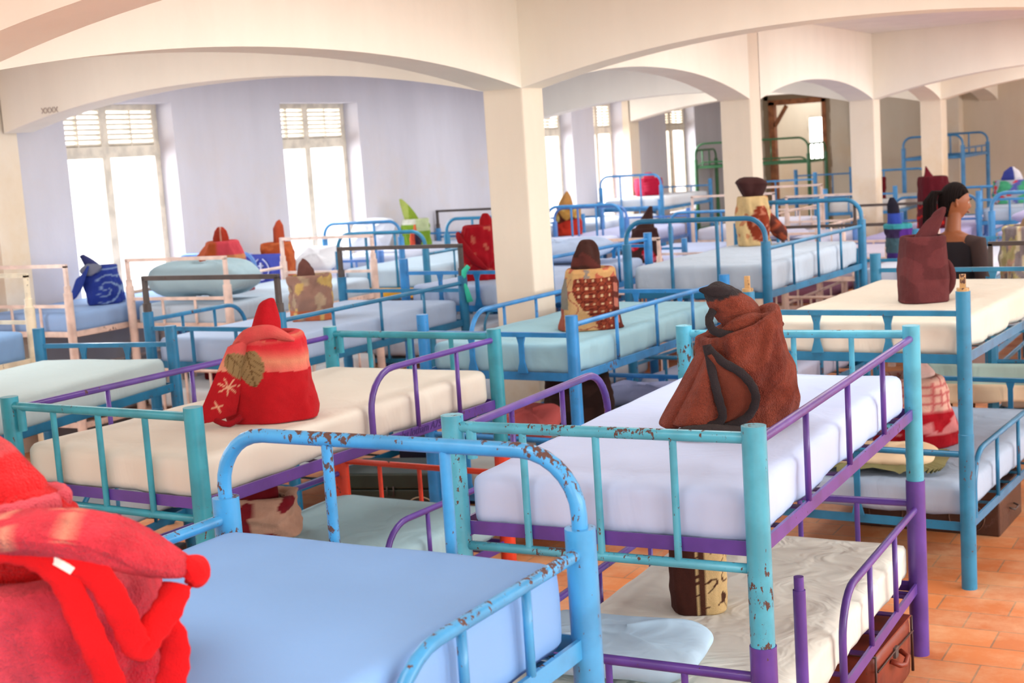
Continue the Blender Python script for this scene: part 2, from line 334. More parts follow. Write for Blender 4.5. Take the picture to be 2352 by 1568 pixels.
# ------------------------------------------------------------------ bunk beds
BG = 'bunk beds in the dormitory'; MG = 'sheet covered mattresses on the bunks'
def bunk(label, x, y, rot=0, W=.95, L=1.93, zt=1.33, col='teal', frame=None, low=None, near='rail', far='rail', gl=None, gr=None, zf=None, r=.034,
         lowcol=None, gcol=None, detail=2, nsp=2, group=BG, lowguard=True, barcol='black', lowfar=None, flare=False, joint=.715, lgr=None):
    root = empty('bunk_bed', (x, y, 0), math.radians(rot)); tag(root, label, 'bunk bed', group)
    c = P[col]; fc = P[frame or col]; gc = P[gcol or frame or col]; lc = P[lowcol or frame or col]
    zf = zf or zt-.33; lz = .30
    seg = 16 if detail > 1 else 8
    # posts
    for i, (u, v) in enumerate(((0, 0), (W, 0), (0, L), (W, L))):
        top = zt
        lcol = lc if not (lowfar and v > 0) else P[lowfar]
        if lowcol or lowfar:
            MB().tube([(u, v, joint-.03), (u, v, top)], r, seg).build('post', c, root, auto=40)
            MB().tube([(u, v, 0), (u, v, joint)], r*1.1, seg).build('lower_post', lcol, root, auto=40)
        else:
            MB().tube([(u, v, 0), (u, v, joint), (u, v, joint+.002), (u, v, top)], [r*1.02, r*1.02, r*.95, r*.95], seg).build('post', c, root, auto=40)
    # deck frames
    for z, cc, nm in ((zf, fc, 'upper_frame'), (lz, lc, 'lower_frame')):
        b = MB(); h = .038; t = .006
        b.box(.0, .009, z-h, W, .014, z+.003); b.box(0, L-.014, z-h, W, L-.009, z+.003); b.box(-.004, 0, z-h, t, L, z+.003); b.box(W-t, 0, z-h, W+.004, L, z+.003)
        b.box(0, .022, z-h-.004, W, .055, z-h); b.box(0, L-.055, z-h-.004, W, L-.022, z-h); b.box(0, 0, z-h-.004, .035, L, z-h); b.box(W-.035, 0, z-h-.004, W, L, z-h)
        fo = b.build(nm, cc, root, smooth=False)
        if detail:
            s = MB()
            for k in range(9): yy = .1+k*(L-.2)/8; s.box(0.004, yy-.018, z-h+.001, W-.004, yy+.018, z-h+.006)
            s.build('slats', cc, fo, smooth=False)
    def rail(path, rr, m_, spind, nm, zb, flat=None, sr=.011):
        b = MB(); b.tube(path, rr, 12 if detail > 1 else 8, flat=flat); o = b.build(nm, m_, root, smooth=not flat, auto=50)
        for (sx, sy, sz) in spind:
            q = MB()
            if flare: q.add(*flare_bar(sx, sy, zb, sz))
            else: q.tube([(sx, sy, zb), (sx, sy, sz)], sr, 8)
            q.build('spindle', m_, o, auto=50)
        return o
    def flare_bar(sx, sy, za, zb_):
        vs = []; 
        for z, hw in ((za, .03), (za+.06, .014), (zb_-.05, .014), (zb_, .028)):
            vs += [(sx-hw, sy-.006, z), (sx+hw, sy-.006, z), (sx+hw, sy+.006, z), (sx-hw, sy+.006, z)]
        fs = [(3, 2, 1, 0)]
        for i in range(3):
            for k in range(4): fs.append((i*4+k, i*4+(k+1) % 4, i*4+4+(k+1) % 4, i*4+4+k))
        fs.append((12, 13, 14, 15)); return vs, fs
    def endset(kind, v, mcol):
        us = [W*(k+1)/(nsp+1) for k in range(nsp)]
        if kind == 'none': return
        if 'arch' in kind:
            za = zt+.155; ra = .13; rr = .017
            pa = [(0, v, zt-.05), (0, v, za-ra)]+[(a, v, z) for a, z in arc(ra, za-ra, ra, 180, 90)[1:]]+[(a, v, z) for a, z in arc(W-ra, za-ra, ra, 90, 0)]+[(W, v, zt-.05)]
            o = rail(pa, rr, mcol, [(u, v, za) for u in us], 'arch_rail', zf, sr=.013)
            if 'rail' not in kind: return
        if 'turq' in kind:
            o = rail([(0, v, zt-.035), (W, v, zt-.035)], .017, mcol, [(u, v, zt-.03) for u in us], 'end_rail', zf-.07, sr=.0115)
            MB().tube([(0, v, zf-.07), (W, v, zf-.07)], .014, 10).build('bottom_rail', mcol, root)
            MB().tube([(r+.028, v, zt-.13), (r+.028, v, zt-.02)], .016, 10).build('socket', mcol, root, auto=40)
            return
        if 'rail' in kind:
            rail([(0, v, zt-.1), (W, v, zt-.1)], .014, mcol, [(u, v, zt-.1) for u in us], 'end_rail', zf, flat=(.012, .012))
        if 'bar' in kind:
            zb = zt+.2
            MB().tube([(0, v, zt-.06), (0, v, zb)], 0, flat=(.013, .013)).tube([(W, v, zt-.06), (W, v, zb)], 0, flat=(.013, .013)).tube([(-.013, v, zb), (W+.013, v, zb)], 0, flat=(.013, .013)).build('top_bar', P[barcol], root, smooth=False)
            [MB().tube([(u, v, zt-.02), (u, v, zt+.05)], r*.75, 10).build('socket', P[barcol], root, auto=40) for u in (0, W)]
        if 'stub' in kind:
            for u in (0, W): MB().tube([(u, v, zt-.01), (u, v, zt+.015)], r*.8, 10).tube([(u, v, zt+.01), (u, v, zt+.075)], 0, flat=(.008, .012)).build('post_stub', P['goldrust'], root, auto=40)
    endset(near, 0, P[gcol] if near == 'railg' else c); endset(far, L, c)
    def guard(u, spec, zbase, ztop, m_, flat=True):
        v0, v1, curve = spec  # curve: which end bends down: -1, 1, 2 both, 0 none
        ra = .16
        pa = []
        if curve in (-1, 2): pa += [(u, v0, zbase), (u, v0, ztop-ra)]+[(u, a, z) for a, z in arc(v0+ra, ztop-ra, ra, 180, 90)[1:]]
        else: pa += [(u, v0, ztop)]
        if curve in (1, 2): pa += [(u, a, z) for a, z in arc(v1-ra, ztop-ra, ra, 90, 0)]+[(u, v1, zbase)]
        else: pa += [(u, v1, ztop)]
        n = 2 if v1-v0 < 1.3 else 3
        sp = [(u, v0+(v1-v0)*(k+1)/(n+1), ztop) for k in range(n)]
        b = MB(); b.tube(pa, .0135, 12 if detail > 1 else 8); o = b.build('guard_rail', m_, root, auto=60)
        for s in sp: MB().tube([(s[0], s[1], zbase), s], .010, 8).build('spindle', m_, o)
    if gl: guard(0, gl, zf, zt-.05, gc)
    if gr: guard(W, gr, zf, zt-.05, gc)
    if lowguard:
        lgc = lc
        rail([(0, 0, .62), (W, 0, .62)], .015, lgc, [(W*.25, 0, .62), (W*.5, 0, .62), (W*.75, 0, .62)], 'end_rail', lz, sr=.011)
        m2 = P[lowfar] if lowfar else lgc
        rail([(0, L, .62), (W, L, .62)], .015, m2, [(W*.25, L, .62), (W*.5, L, .62), (W*.75, L, .62)], 'end_rail', lz, sr=.011)
        guard(0, (0, L, 0), lz, .56, lgc); guard(W, lgr or (.95, L, -1), lz, .60, lgc)
    return root

def rbox(sx, sy, sz, r, nx, ny, nz, disp):
    # rounded box surface with displacement; origin at base centre
    b = MB(); H = (sx/2, sy/2, sz/2)
    def pt(x, y, z):
        c = Vector((max(-H[0]+r, min(H[0]-r, x)), max(-H[1]+r, min(H[1]-r, y)), max(-H[2]+r, min(H[2]-r, z))))
        d = Vector((x, y, z))-c
        if d.length > 1e-9: d = d.normalized()
        p = c+d*r; p.z += sz/2
        return p+disp(p, d)
    def face(f, n, m):
        G = []
        for i in range(n+1):
            G.append([f(-1+2*i/n, -1+2*j/m) for j in range(m+1)])
        return G
    def warp(t, n): return t
    fs = [(lambda s, t: pt(s*H[0], t*H[1], H[2]), nx, ny), (lambda s, t: pt(t*H[0], s*H[1], -H[2]), ny, nx),
          (lambda s, t: pt(H[0], s*H[1], t*H[2]), ny, nz), (lambda s, t: pt(-H[0], t*H[1], s*H[2]), nz, ny),
          (lambda s, t: pt(t*H[0], H[1], s*H[2]), nz, nx), (lambda s, t: pt(s*H[0], -H[1], t*H[2]), nx, nz)]
    for f, n, m in fs: b.grid(face(f, n, m))
    return b
def weld(o, d=.0008):
    bm = bmesh.new(); bm.from_mesh(o.data); bmesh.ops.remove_doubles(bm, verts=bm.verts, dist=d); bmesh.ops.recalc_face_normals(bm, faces=bm.faces); bm.to_mesh(o.data); bm.free()
    o.data.polygons.foreach_set('use_smooth', [True]*len(o.data.polygons)); return o
SHEETS = {}
def sheet(rgb, wr=.25):
    k = (rgb, wr)
    if k not in SHEETS: SHEETS[k] = cloth('sheet_%d_%d_%d' % rgb, rgb, wr)
    return SHEETS[k]
def mattress(label, bed, ztop, rgb, thick=.13, wr=.25, L=1.93, W=.95, hang=.0, detail=2, seed=0, shift=0, inset=.028):
    sx, sy = W-inset*2, L-.056
    off = Vector((seed*3.1+5, seed*1.7, seed))
    def disp(p, d):
        if detail == 0: return Vector((0, 0, 0))
        q = p*1.0+off
        n1 = noise.noise(q*3.2); n2 = noise.noise(Vector((q.x*7, q.y*7, q.z*2)))
        out = Vector((0, 0, 0))
        if d.z > .3: out.z = .006*n1+.003*n2*wr*2
        else:
            k = .007*n1+(.005+.032*max(0, wr-.2))*noise.noise(Vector((q.x*15, q.y*15, q.z*4)))*(1 if p.z < thick*.7 else .35)
            out += d*(min(k, .004) if wr > .3 else k)
            if hang and p.z < thick*.6: out.z += hang*.8*max(0, .3+noise.noise(Vector((q.x*4, q.y*4, 0))))*(1-p.z/(thick*.6))
        return out
    b = rbox(sx, sy, thick, min(.036, thick*.3), 44 if detail > 1 else 14, 84 if detail > 1 else 24, 8 if detail > 1 else 5, disp)
    o = b.build('mattress', sheet(rgb, wr)); weld(o)
    mw = bed.rotation_euler.z
    c = Vector((W/2, L/2+shift, 0)); c.rotate(Euler((0, 0, mw)))
    o.location = (bed.location.x+c.x, bed.location.y+c.y, ztop-thick); o.rotation_euler = (0, 0, mw)
    tag(o, label, 'mattress', MG); return o

def pillow(label, x, y, z, sx, sy, sz, rgb, rz=0, tilt=(0, 0), seed=0, wr=.5):
    b = MB(); n = 24; m = 16; rings = []
    for i in range(m+1):
        a = -PI/2+PI*i/m; zz = math.sin(a); rr = max(.02, math.cos(a))
        R = []
        for k in range(n*2):
            t = PI*k/n; cx, cy = math.cos(t), math.sin(t); e = .42
            px = math.copysign(abs(cx)**e, cx); py = math.copysign(abs(cy)**e, cy)
            q = Vector((px*sx/2*rr**.45, py*sy/2*rr**.45, zz*sz/2*(1-.55*max(abs(px), abs(py))**6*.6)))
            nn = noise.noise(q*9+Vector((seed, 0, 0))); q *= 1+.035*nn
            R.append(q)
        rings.append(R)
    b.loft(rings); o = b.build('pillow', sheet(rgb, wr)); o.location = (x, y, z+sz/2); o.rotation_euler = (tilt[0], tilt[1], rz)
    tag(o, label, 'pillow', 'pillows on the bunks'); return o
# ------------------------------------------------------------------ the beds, nearest first
def bedset(key, label, x, y, rot=0, up=None, lo=None, upl=None, lol=None, W=.95, L=1.93, zt=1.33, zf=None, mt=.13, wr=.25, lowr=.4, hang=.0, ushift=0, **k):
    bed = bunk(label, x, y, rot, W, L, zt, zf=zf, **k); zf = zf or zt-.33
    d = k.get('detail', 2)
    if up: mattress(upl, bed, zf+.012+mt, up, mt+.035, wr, L, W, hang, detail=d, seed=len(key)+x, shift=ushift)
    if lo: mattress(lol, bed, .47, lo, .155, lowr, L, W, detail=min(d, 1), seed=y)
    return bed
A = bedset('A', 'turquoise and purple bunk carrying the brown blanket with black trim', -2.20, 3.50, 1.0, (188, 206, 238), (222, 224, 214), 'pale lilac sheet mattress under the brown blanket with black trim', 'wrinkled off-white lower mattress with the pale blue pillow',
    zt=1.33, zf=1.0, W=.94, col='turq', frame='purple', lowcol='purple', gcol='purple', near='turq', far='turq', nsp=3, gl=(0, 1.12, 1), gr=(0, 1.93, 0), lowr=.8, hang=.02, lgr=(.8, 1.93, -1))
B = bedset('B', 'turquoise and purple bunk carrying the red blanket with a leaf', -4.28, 3.65, -3.1, (216, 212, 200), (168, 202, 210), 'cream sheet mattress under the red leaf blanket', 'pale grey-blue lower mattress with the rose blanket',
    zt=1.30, zf=.97, W=.97, L=1.92, col='turq2', frame='purple', lowcol='purple', gcol='purple', near='turq', far='turq', nsp=3, gl=(0, 1.92, 0), gr=(.98, 1.92, -1), lowfar='red', hang=.03, lgr=(1.0, 1.92, -1))
C = bedset('C', 'chipped sky blue bunk nearest the viewer', -2.25, .56, -1.0, (126, 170, 222), (190, 200, 215), 'smooth mid blue sheet mattress nearest the viewer', 'lower mattress under the mid blue one nearest the viewer',
    zt=1.33, zf=1.10, W=.95, mt=.155, col='blue', near='none', far='arch', gl=(0, 1.93, 0), gr=(1.23, 1.93, -1), wr=.08, lowguard=False)
D = bedset('D', 'teal bunk with capless stub posts carrying the maroon blanket', -2.29, 6.39, -3.6, (224, 220, 206), (170, 188, 210), 'cream mattress under the smooth maroon blanket', 'grey-blue lower mattress with the flowered ruffled pillow',
    zt=1.36, zf=1.07, W=1.02, L=1.91, col='tealm', frame='teal', near='rail+stub', far='rail', flare=True, hang=.04, wr=.5, lgr=(.12, 1.4, 2))
E_ = bedset('E', 'azure blue bunk carrying the brown lattice pattern blanket', -4.07, 6.25, -3.1, (160, 206, 222), (190, 192, 186), 'mint blue mattress under the lattice pattern blanket', 'grey lower mattress below the mint blue one',
    zt=1.27, zf=.97, W=.92, L=1.90, col='azure', near='rail', far='rail', flare=True, gl=(.45, 1.9, -1), gr=(0, 1.9, 0), hang=.03, wr=.5)
Fb = bedset('F', 'teal bunk at the left edge with a pale mint mattress', -5.84, 3.64, 8.3, (186, 204, 206), (196, 204, 210), 'pale mint mattress at the left edge', 'pale lower mattress at the left edge',
    zt=1.30, zf=.99, W=.87, L=1.84, col='teal', near='rail', far='rail', flare=True)
G = bedset('G', 'teal bunk with bare dark iron bars over both ends', -5.96, 6.17, -1.7, (178, 198, 226), (206, 216, 220), 'lilac mattress between the two dark iron bars', 'whitish lower mattress between the dark iron bars',
    zt=1.30, zf=1.0, W=1.02, L=1.89, col='teal', near='rail+bar', far='rail+bar', gl=(0, .85, 1), gr=(0, 1.89, 0))
H = bedset('H', 'blue bunk with arched ends carrying the cream and rust blanket', -4.05, 8.88, -3.5, (190, 206, 222), (184, 190, 214), 'pale grey-blue mattress under the cream and rust blanket', 'lower mattress below the cream and rust blanket bunk',
    zt=1.41, zf=1.07, W=1.03, L=1.92, mt=.17, col='teal', near='arch', far='arch', gr=(0, 1.92, 0), hang=.04, wr=.6)
W1 = bedset('W1', 'pale pink bunk with the big pale blue pillow', -7.84, 7.95, .2, (186, 204, 220), (214, 220, 224), 'pale blue mattress under the big pillow on the pink bunk', 'lower mattress of the pink bunk with the big pillow',
    zt=1.27, zf=.98, W=.97, L=1.91, col='pink', near='rail+bar', far='rail+bar', barcol='pink', gl=(0, 1.91, 0))
J = bedset('J', 'pale pink bunk beneath the first window', -8.82, 7.38, 0, (150, 182, 226), (176, 180, 190), 'sky blue mattress under the dark blue scroll blanket', 'lower mattress beneath the first window',
    zt=1.285, zf=.99, W=.92, col='pink', near='rail+bar', far='rail', barcol='pink')
I_ = bedset('I', 'cream bunk at the far left in front of the flat pilaster', -7.94, 4.27, 0, (130, 166, 208), None, 'blue mattress on the cream bunk at the far left', None,
    zt=1.33, zf=1.0, mt=.17, col='cream', near='rail', far='rail+bar', barcol='cream')
K = bedset('K', 'blue bunk behind the large column with the crimson blanket', -5.43, 8.15, -3.8, (184, 202, 230), (214, 220, 226), 'rumpled lilac mattress behind the large column', 'white lower mattress behind the large column',
    zt=1.41, zf=1.08, W=.92, col='azure', near='rail', far='rail', flare=True, hang=.04, wr=.6, gr=(0, 1.93, 0))
Lb = bedset('L', 'blue arched bunk with an ochre cover hanging below its mattress', -7.69, 10.48, .3, (190, 212, 228), (190, 200, 214), 'pale blue mattress above the ochre cover', 'lower mattress below the ochre cover bunk',
    zt=1.30, zf=.96, mt=.16, col='tealm', near='arch', far='arch', gr=(0, 1.93, 0))
far = dict(detail=1)
Pb = bedset('P', 'light blue arched bunk under the wall between the first two windows', -8.82, 9.55, 0, (205, 208, 232), (205, 210, 220), 'lavender mattress between the first two windows', 'lower mattress between the first two windows', zt=1.22, W=.91, col='periw', near='arch', far='rail', **far)
Mb = bedset('M', 'sunlit light blue arched bunk beneath the second window', -8.82, 11.8, 0, (206, 212, 230), (205, 210, 220), 'sunlit white mattress beneath the second window', 'lower mattress beneath the second window', zt=1.33, col='far', near='arch', far='rail', **far)
Nb = bedset('N', 'blue bunk with a thin black bar beside the wall left of the column', -8.80, 14.0, 0, (186, 206, 230), None, 'pale blue mattress below the thin black bar', None, zt=1.27, zf=.98, col='far', near='rail+bar', far='rail', **far)
L2 = bedset('L2', 'blue railed bunk in front of the thin black bar', -7.62, 12.6, 0, (200, 206, 232), None, 'lilac mattress in front of the thin black bar', None, zt=1.28, col='far', near='rail', far='arch', **far)
L3 = bedset('U', 'periwinkle arched bunk right behind the yellow and red blanket', -7.77, 15.0, 0, (196, 202, 238), (200, 200, 220), 'periwinkle lit mattress behind the yellow and red blanket', 'lower mattress behind the yellow and red blanket', zt=1.24, col='periw', near='arch', far='rail', **far)
Sb = bedset('S', 'pale pink bunk with the dark blanket of red flowers', -5.77, 11.24, 0, (190, 198, 232), (206, 212, 224), 'lilac mattress under the dark blanket with red flowers', 'lower mattress of the pink bunk with red flowers blanket', zt=1.07, zf=.82, col='pink', near='rail+bar', far='rail', barcol='pink', **far)
S2 = bedset('S2', 'blue bunk just behind the dark blanket with red flowers', -6.35, 13.25, 0, (182, 194, 224), None, 'blue-grey mattress behind the dark flowered blanket', None, zt=1.12, col='far', near='rail', far='arch', **far)
Vb = bedset('V', 'blue bunk under the window just right of the middle column', -8.80, 16.5, 0, (206, 216, 232), (206, 216, 232), 'white mattress left of the crimson square bundle', 'lower mattress left of the crimson square bundle', zt=1.30, col='far', near='rail', far='rail', **far)
Wb = bedset('Wb', 'light blue arched bunk carrying the crimson square bundle', -8.80, 18.5, 0, (222, 228, 236), None, 'white sunlit mattress under the crimson square bundle', None, zt=1.50, zf=1.18, col='far', near='arch', far='rail', **far)
X1 = bedset('X1', 'white barred bunk seen left of the second column', -6.35, 15.9, 0, (204, 204, 220), (196, 202, 220), 'greyish white mattress on the white barred bunk', 'lower mattress of the white barred bunk', zt=1.22, W=1.02, col='pink', near='rail+bar', far='rail+bar', barcol='pink', gr=(0, 1.93, 0), **far)
X2 = bedset('X2', 'white bunk seen between the second and third columns', -5.25, 14.2, 0, (200, 204, 226), (150, 100, 120), 'pale mattress between the second and third columns', 'plum lower mattress between the second and third columns', zt=1.16, col='pink', near='rail', far='rail+bar', barcol='pink', gr=(0, 1.93, 0), **far)
Z = bedset('Z', 'low bunk with a thin black bar behind the cream and rust blanket', -4.05, 12.3, 0, (200, 194, 212), None, 'greyish lilac mattress with the thin black bar behind the cream and rust blanket', None, zt=1.06, zf=.80, col='pink', near='rail+bar', far='rail', **far)
Y1 = bedset('Y1', 'blue bunk with a thin black bar carrying the dark maroon and scarlet blanket', -3.95, 14.35, 0, (170, 164, 204), (150, 150, 190), 'violet-grey mattress under the dark maroon and scarlet blanket', 'violet lower mattress under the dark maroon blanket bunk', zt=1.12, zf=.84, col='periw', near='bar', far='rail', **far)
Y = bedset('Y', 'blue arched bunk behind the dark maroon and scarlet blanket', -4.08, 16.5, 0, (176, 176, 206), None, 'grey mattress behind the dark maroon blanket', None, zt=1.12, col='far', near='arch', far='arch', **far)
Rb = bedset('R', 'blue bunk with the striped purple and grey blanket', -3.0, 10.95, 0, (206, 214, 230), (200, 212, 232), 'white mattress under the striped purple and grey blanket', 'pale blue lower mattress below the striped blanket', zt=1.17, zf=.86, col='tealm', near='rail', far='rail', **far)
Q = bedset('Q', 'teal bunk with a dark iron bar at the right edge beside the woman', -1.62, 8.9, 0, (222, 224, 230), (222, 216, 204), 'whitish mattress under the olive and grey patterned blanket', 'ruffled lower mattress at the right edge', zt=1.15, zf=.84, W=.95, col='tealm', near='rail+bar', far='rail', **far)
Q3 = bedset('Q3', 'sky blue arched bunk behind the woman\'s face', -2.35, 13.0, 0, (180, 178, 214), (186, 184, 220), 'lavender mattress behind the woman\'s face', 'lavender lower mattress behind the woman', zt=1.30, col='far', near='arch', far='arch', **far)
Q4 = bedset('Q4', 'blue bunk beyond the green flowered bag', -2.95, 15.6, 0, (170, 186, 204), (176, 190, 204), 'grey-blue mattress beyond the green flowered bag', 'grey lower mattress beyond the green flowered bag', zt=1.36, col='far', near='rail', far='rail', **far)
Q5 = bedset('Q5', 'blue arched bunk at the far right edge beneath the grey wall', -3.0, 19.6, 0, (180, 190, 200), None, 'grey mattress at the far right edge', None, zt=1.45, col='far', near='arch', far='arch', **far)
Q6 = bedset('Q6', 'blue bunk between the third column and the tall blue bunk', -5.6, 18.9, 0, (206, 206, 206), None, 'grey-white mattress right of the third column', None, zt=1.32, col='far', near='rail', far='arch', **far)
Q7 = bedset('Q7', 'small blue bunk left of the third column by the stained wall', -7.0, 20.1, 0, None, (140, 160, 180), None, 'grey-blue lower mattress by the stained wall', zt=1.52, zf=1.1, W=.9, col='far', near='rail', far='rail', **far)
GR = bedset('GR', 'tall green bunk standing across the far end before the doorway', -6.8, 22.1, 90, None, (170, 184, 190), None, 'grey lower mattress of the tall green bunk', W=.95, zt=1.77, zf=1.66, joint=1.0, col='green', near='arch', far='arch', gl=(0, 1.93, 2), **far)
BL = bedset('BL', 'tall blue bunk behind the fourth column', -5.1, 21.3, 0, None, (196, 196, 200), None, 'grey lower mattress of the tall blue bunk', W=.86, zt=1.77, zf=1.62, col='far', near='arch', far='arch', gr=(0, 1.93, 0), **far)
# the tall green bunk keeps a long arched rail on its near side
gq = MB(); ra = .17
pa = [(0, 0, 1.66), (0, 0, 2.03-ra)]+[(0, a, z) for a, z in arc(ra, 2.03-ra, ra, 180, 90)[1:]]+[(0, a, z) for a, z in arc(1.93-ra, 2.03-ra, ra, 90, 0)]+[(0, 1.93, 1.66)]
gq.tube(pa, .017, 10)
go = gq.build('arch_rail', P['green'], GR)
for v in (.62, 1.3): MB().tube([(0, v, 1.66), (0, v, 2.03)], .012, 8).build('spindle', P['green'], go)
# shaky handwriting on the purple side rail of the leaf blanket bunk
tc = bpy.data.curves.new('handwriting', 'FONT'); tc.body = 'Kapumbu Jotham A75 2'; tc.size = .048; tc.shear = .35; tc.extrude = .0004
ink, *_ = mat('faded_ink', srgb(62, 42, 110), .8); tc.materials.append(ink)
to0 = bpy.data.objects.new('handwriting', tc); me_ = bpy.data.meshes.new_from_object(to0); to = bpy.data.objects.new('handwriting', me_); bpy.data.objects.remove(to0); COL.objects.link(to); to.parent = B; to.location = (.9755, 1.02, .942); to.rotation_euler = (PI/2, 0, PI/2)
# ruffles, hanging covers
def drape(name, mat_, parent, x0, x1, y, z0, z1, amp=.015, n=40, seed=0, axis='x', col=None):
    G = []
    for j in range(7):
        t = j/6; row = []
        for i in range(n+1):
            s = i/n; u = x0+(x1-x0)*s
            d = amp*(t**.7)*math.sin(s*n*.55+seed)+amp*.6*noise.noise(Vector((u*6, seed, t)))
            z = z0+(z1-z0)*t*(1+.25*noise.noise(Vector((u*3, seed+4, 0))))
            row.append((u, y+d, z) if axis == 'x' else (y+d, u, z))
        G.append(row)
    b = MB().grid(G); o = b.build(name, mat_, parent); md = o.modifiers.new('s', 'SOLIDIFY'); md.thickness = .004; return o
tag(drape('ochre_cover', sheet((222, 168, 60), .3), None, -7.66, -6.78, 10.46, .955, .86, .012), 'ochre cover hanging under the pale blue mattress left of the column', 'bed cover')
tag(drape('mint_sheet', sheet((190, 222, 214), .4), None, -2.0, -.7, 8.82, .62, .46, .02), 'mint green sheet hanging on the lower bed at the right edge', 'sheet')
tag(drape('cream_frill', sheet((236, 216, 184), .5), None, -2.06, -.7, 8.76, .50, .38, .03, seed=3), 'cream frill hanging below the mint green sheet', 'bed frill')
pk = [pillow('pale blue pillow on the lower bed in front of the brown and cream roll', -1.86, 3.80, .47, .60, .42, .15, (176, 206, 226), .1, seed=1),
      pillow('big puffy pale blue pillow on the pink bunk', -7.38, 8.28, 1.12, .95, .42, .34, (168, 196, 206), 0, seed=2),
      pillow('blue pillow with a pink mark behind the large column', -4.95, 9.62, 1.22, .8, .5, .2, (178, 198, 228), 0, (.1, 0), seed=3),
      pillow('white pillow leaning up at the second window', -8.5, 12.2, 1.26, .5, .4, .16, (206, 210, 222), .1, (.9, 0), seed=4),
      pillow('lilac pillow under the thin black bar by the column', -8.25, 14.4, 1.12, .8, .4, .14, (196, 202, 234), 0, seed=5),
      pillow('white pillow in front of the second window edge', -8.4, 11.1, 1.08, .5, .4, .2, (236, 238, 242), 0, (.5, 0), seed=6),
      pillow('lavender pillow behind the woman\'s shoulder', -1.88, 13.4, 1.14, .7, .45, .16, (176, 172, 208), 0, seed=7),
      pillow('pale pillow on the pale mattress of the white bunk', -4.9, 14.6, .98, .7, .4, .13, (206, 206, 226), 0, seed=8),
      pillow('coral cushion on the lower bed behind the turquoise post', -3.72, 6.75, .50, .34, .24, .2, (206, 96, 92), -.05, (.5, 0), seed=9),
      pillow('flowered cream pillow with an olive frill on the lower bed', -1.76, 6.66, .475, .55, .36, .11, (236, 212, 176), .1, seed=10),
      pillow('blue pillow on the lower bed under the red leaf blanket', -3.92, 3.95, .475, .5, .4, .12, (140, 176, 222), 0, seed=11),
      pillow('lilac pillow on the grey lower bed', -3.55, 7.9, .47, .6, .4, .16, (170, 176, 216), 0, seed=12)]
# olive frill and coral flowers on the flowered pillow
fp = pk[9]
ring = []; ro = []
for i in range(120):
    t = 2*PI*i/120; e = .35; cx, cy = math.cos(t), math.sin(t)
    px = math.copysign(abs(cx)**e, cx); py = math.copysign(abs(cy)**e, cy); wv = .012*math.sin(i*1.9)
    ring.append((px*.25, py*.16, -.01)); ro.append((px*.325+wv, py*.235+wv, -.03+wv))
MB().loft([ring, ro], False).build('frill', sheet((132, 128, 88), .4), fp)
# ------------------------------------------------------------------ rolled blankets standing on the beds
IA = math.radians(29.5)
def lerp(a, b, t): return a+(b-a)*t
def interp(tab, t):
    for (a, x), (b, y) in zip(tab, tab[1:]):
        if t <= b: return lerp(x, y, max(0, min(1, (t-a)/(b-a) if b > a else 0)))
    return tab[-1][1]
def lin(c): c = srgb(*[max(0, min(255, v)) for v in c]); return (c[0]*.82, c[1]*.80, c[2]*.80, 1)
def mixp(a, b, t): t = max(0, min(1, t)); return tuple(x+(y-x)*t for x, y in zip(a, b))
def solid(c, v=.0):
    return lambda p, th, t: c
def mottle(c1, c2, s=12, th_=.05, seed=0):
    def f(p, th, t):
        n = noise.noise(p*s+Vector((seed, seed*2, 0))); return c2 if n > th_ else c1
    return f
def floral(base, cs, s=9, seed=0, cut=.12):
    def f(p, th, t):
        for i, c in enumerate(cs):
            n = noise.noise(p*(s*(1+.25*i))+Vector((seed+i*7.7, i*3.1, seed)))
            if n > cut+.04*i: return c
        return base
    return f
BLG = 'rolled blankets standing on the beds'
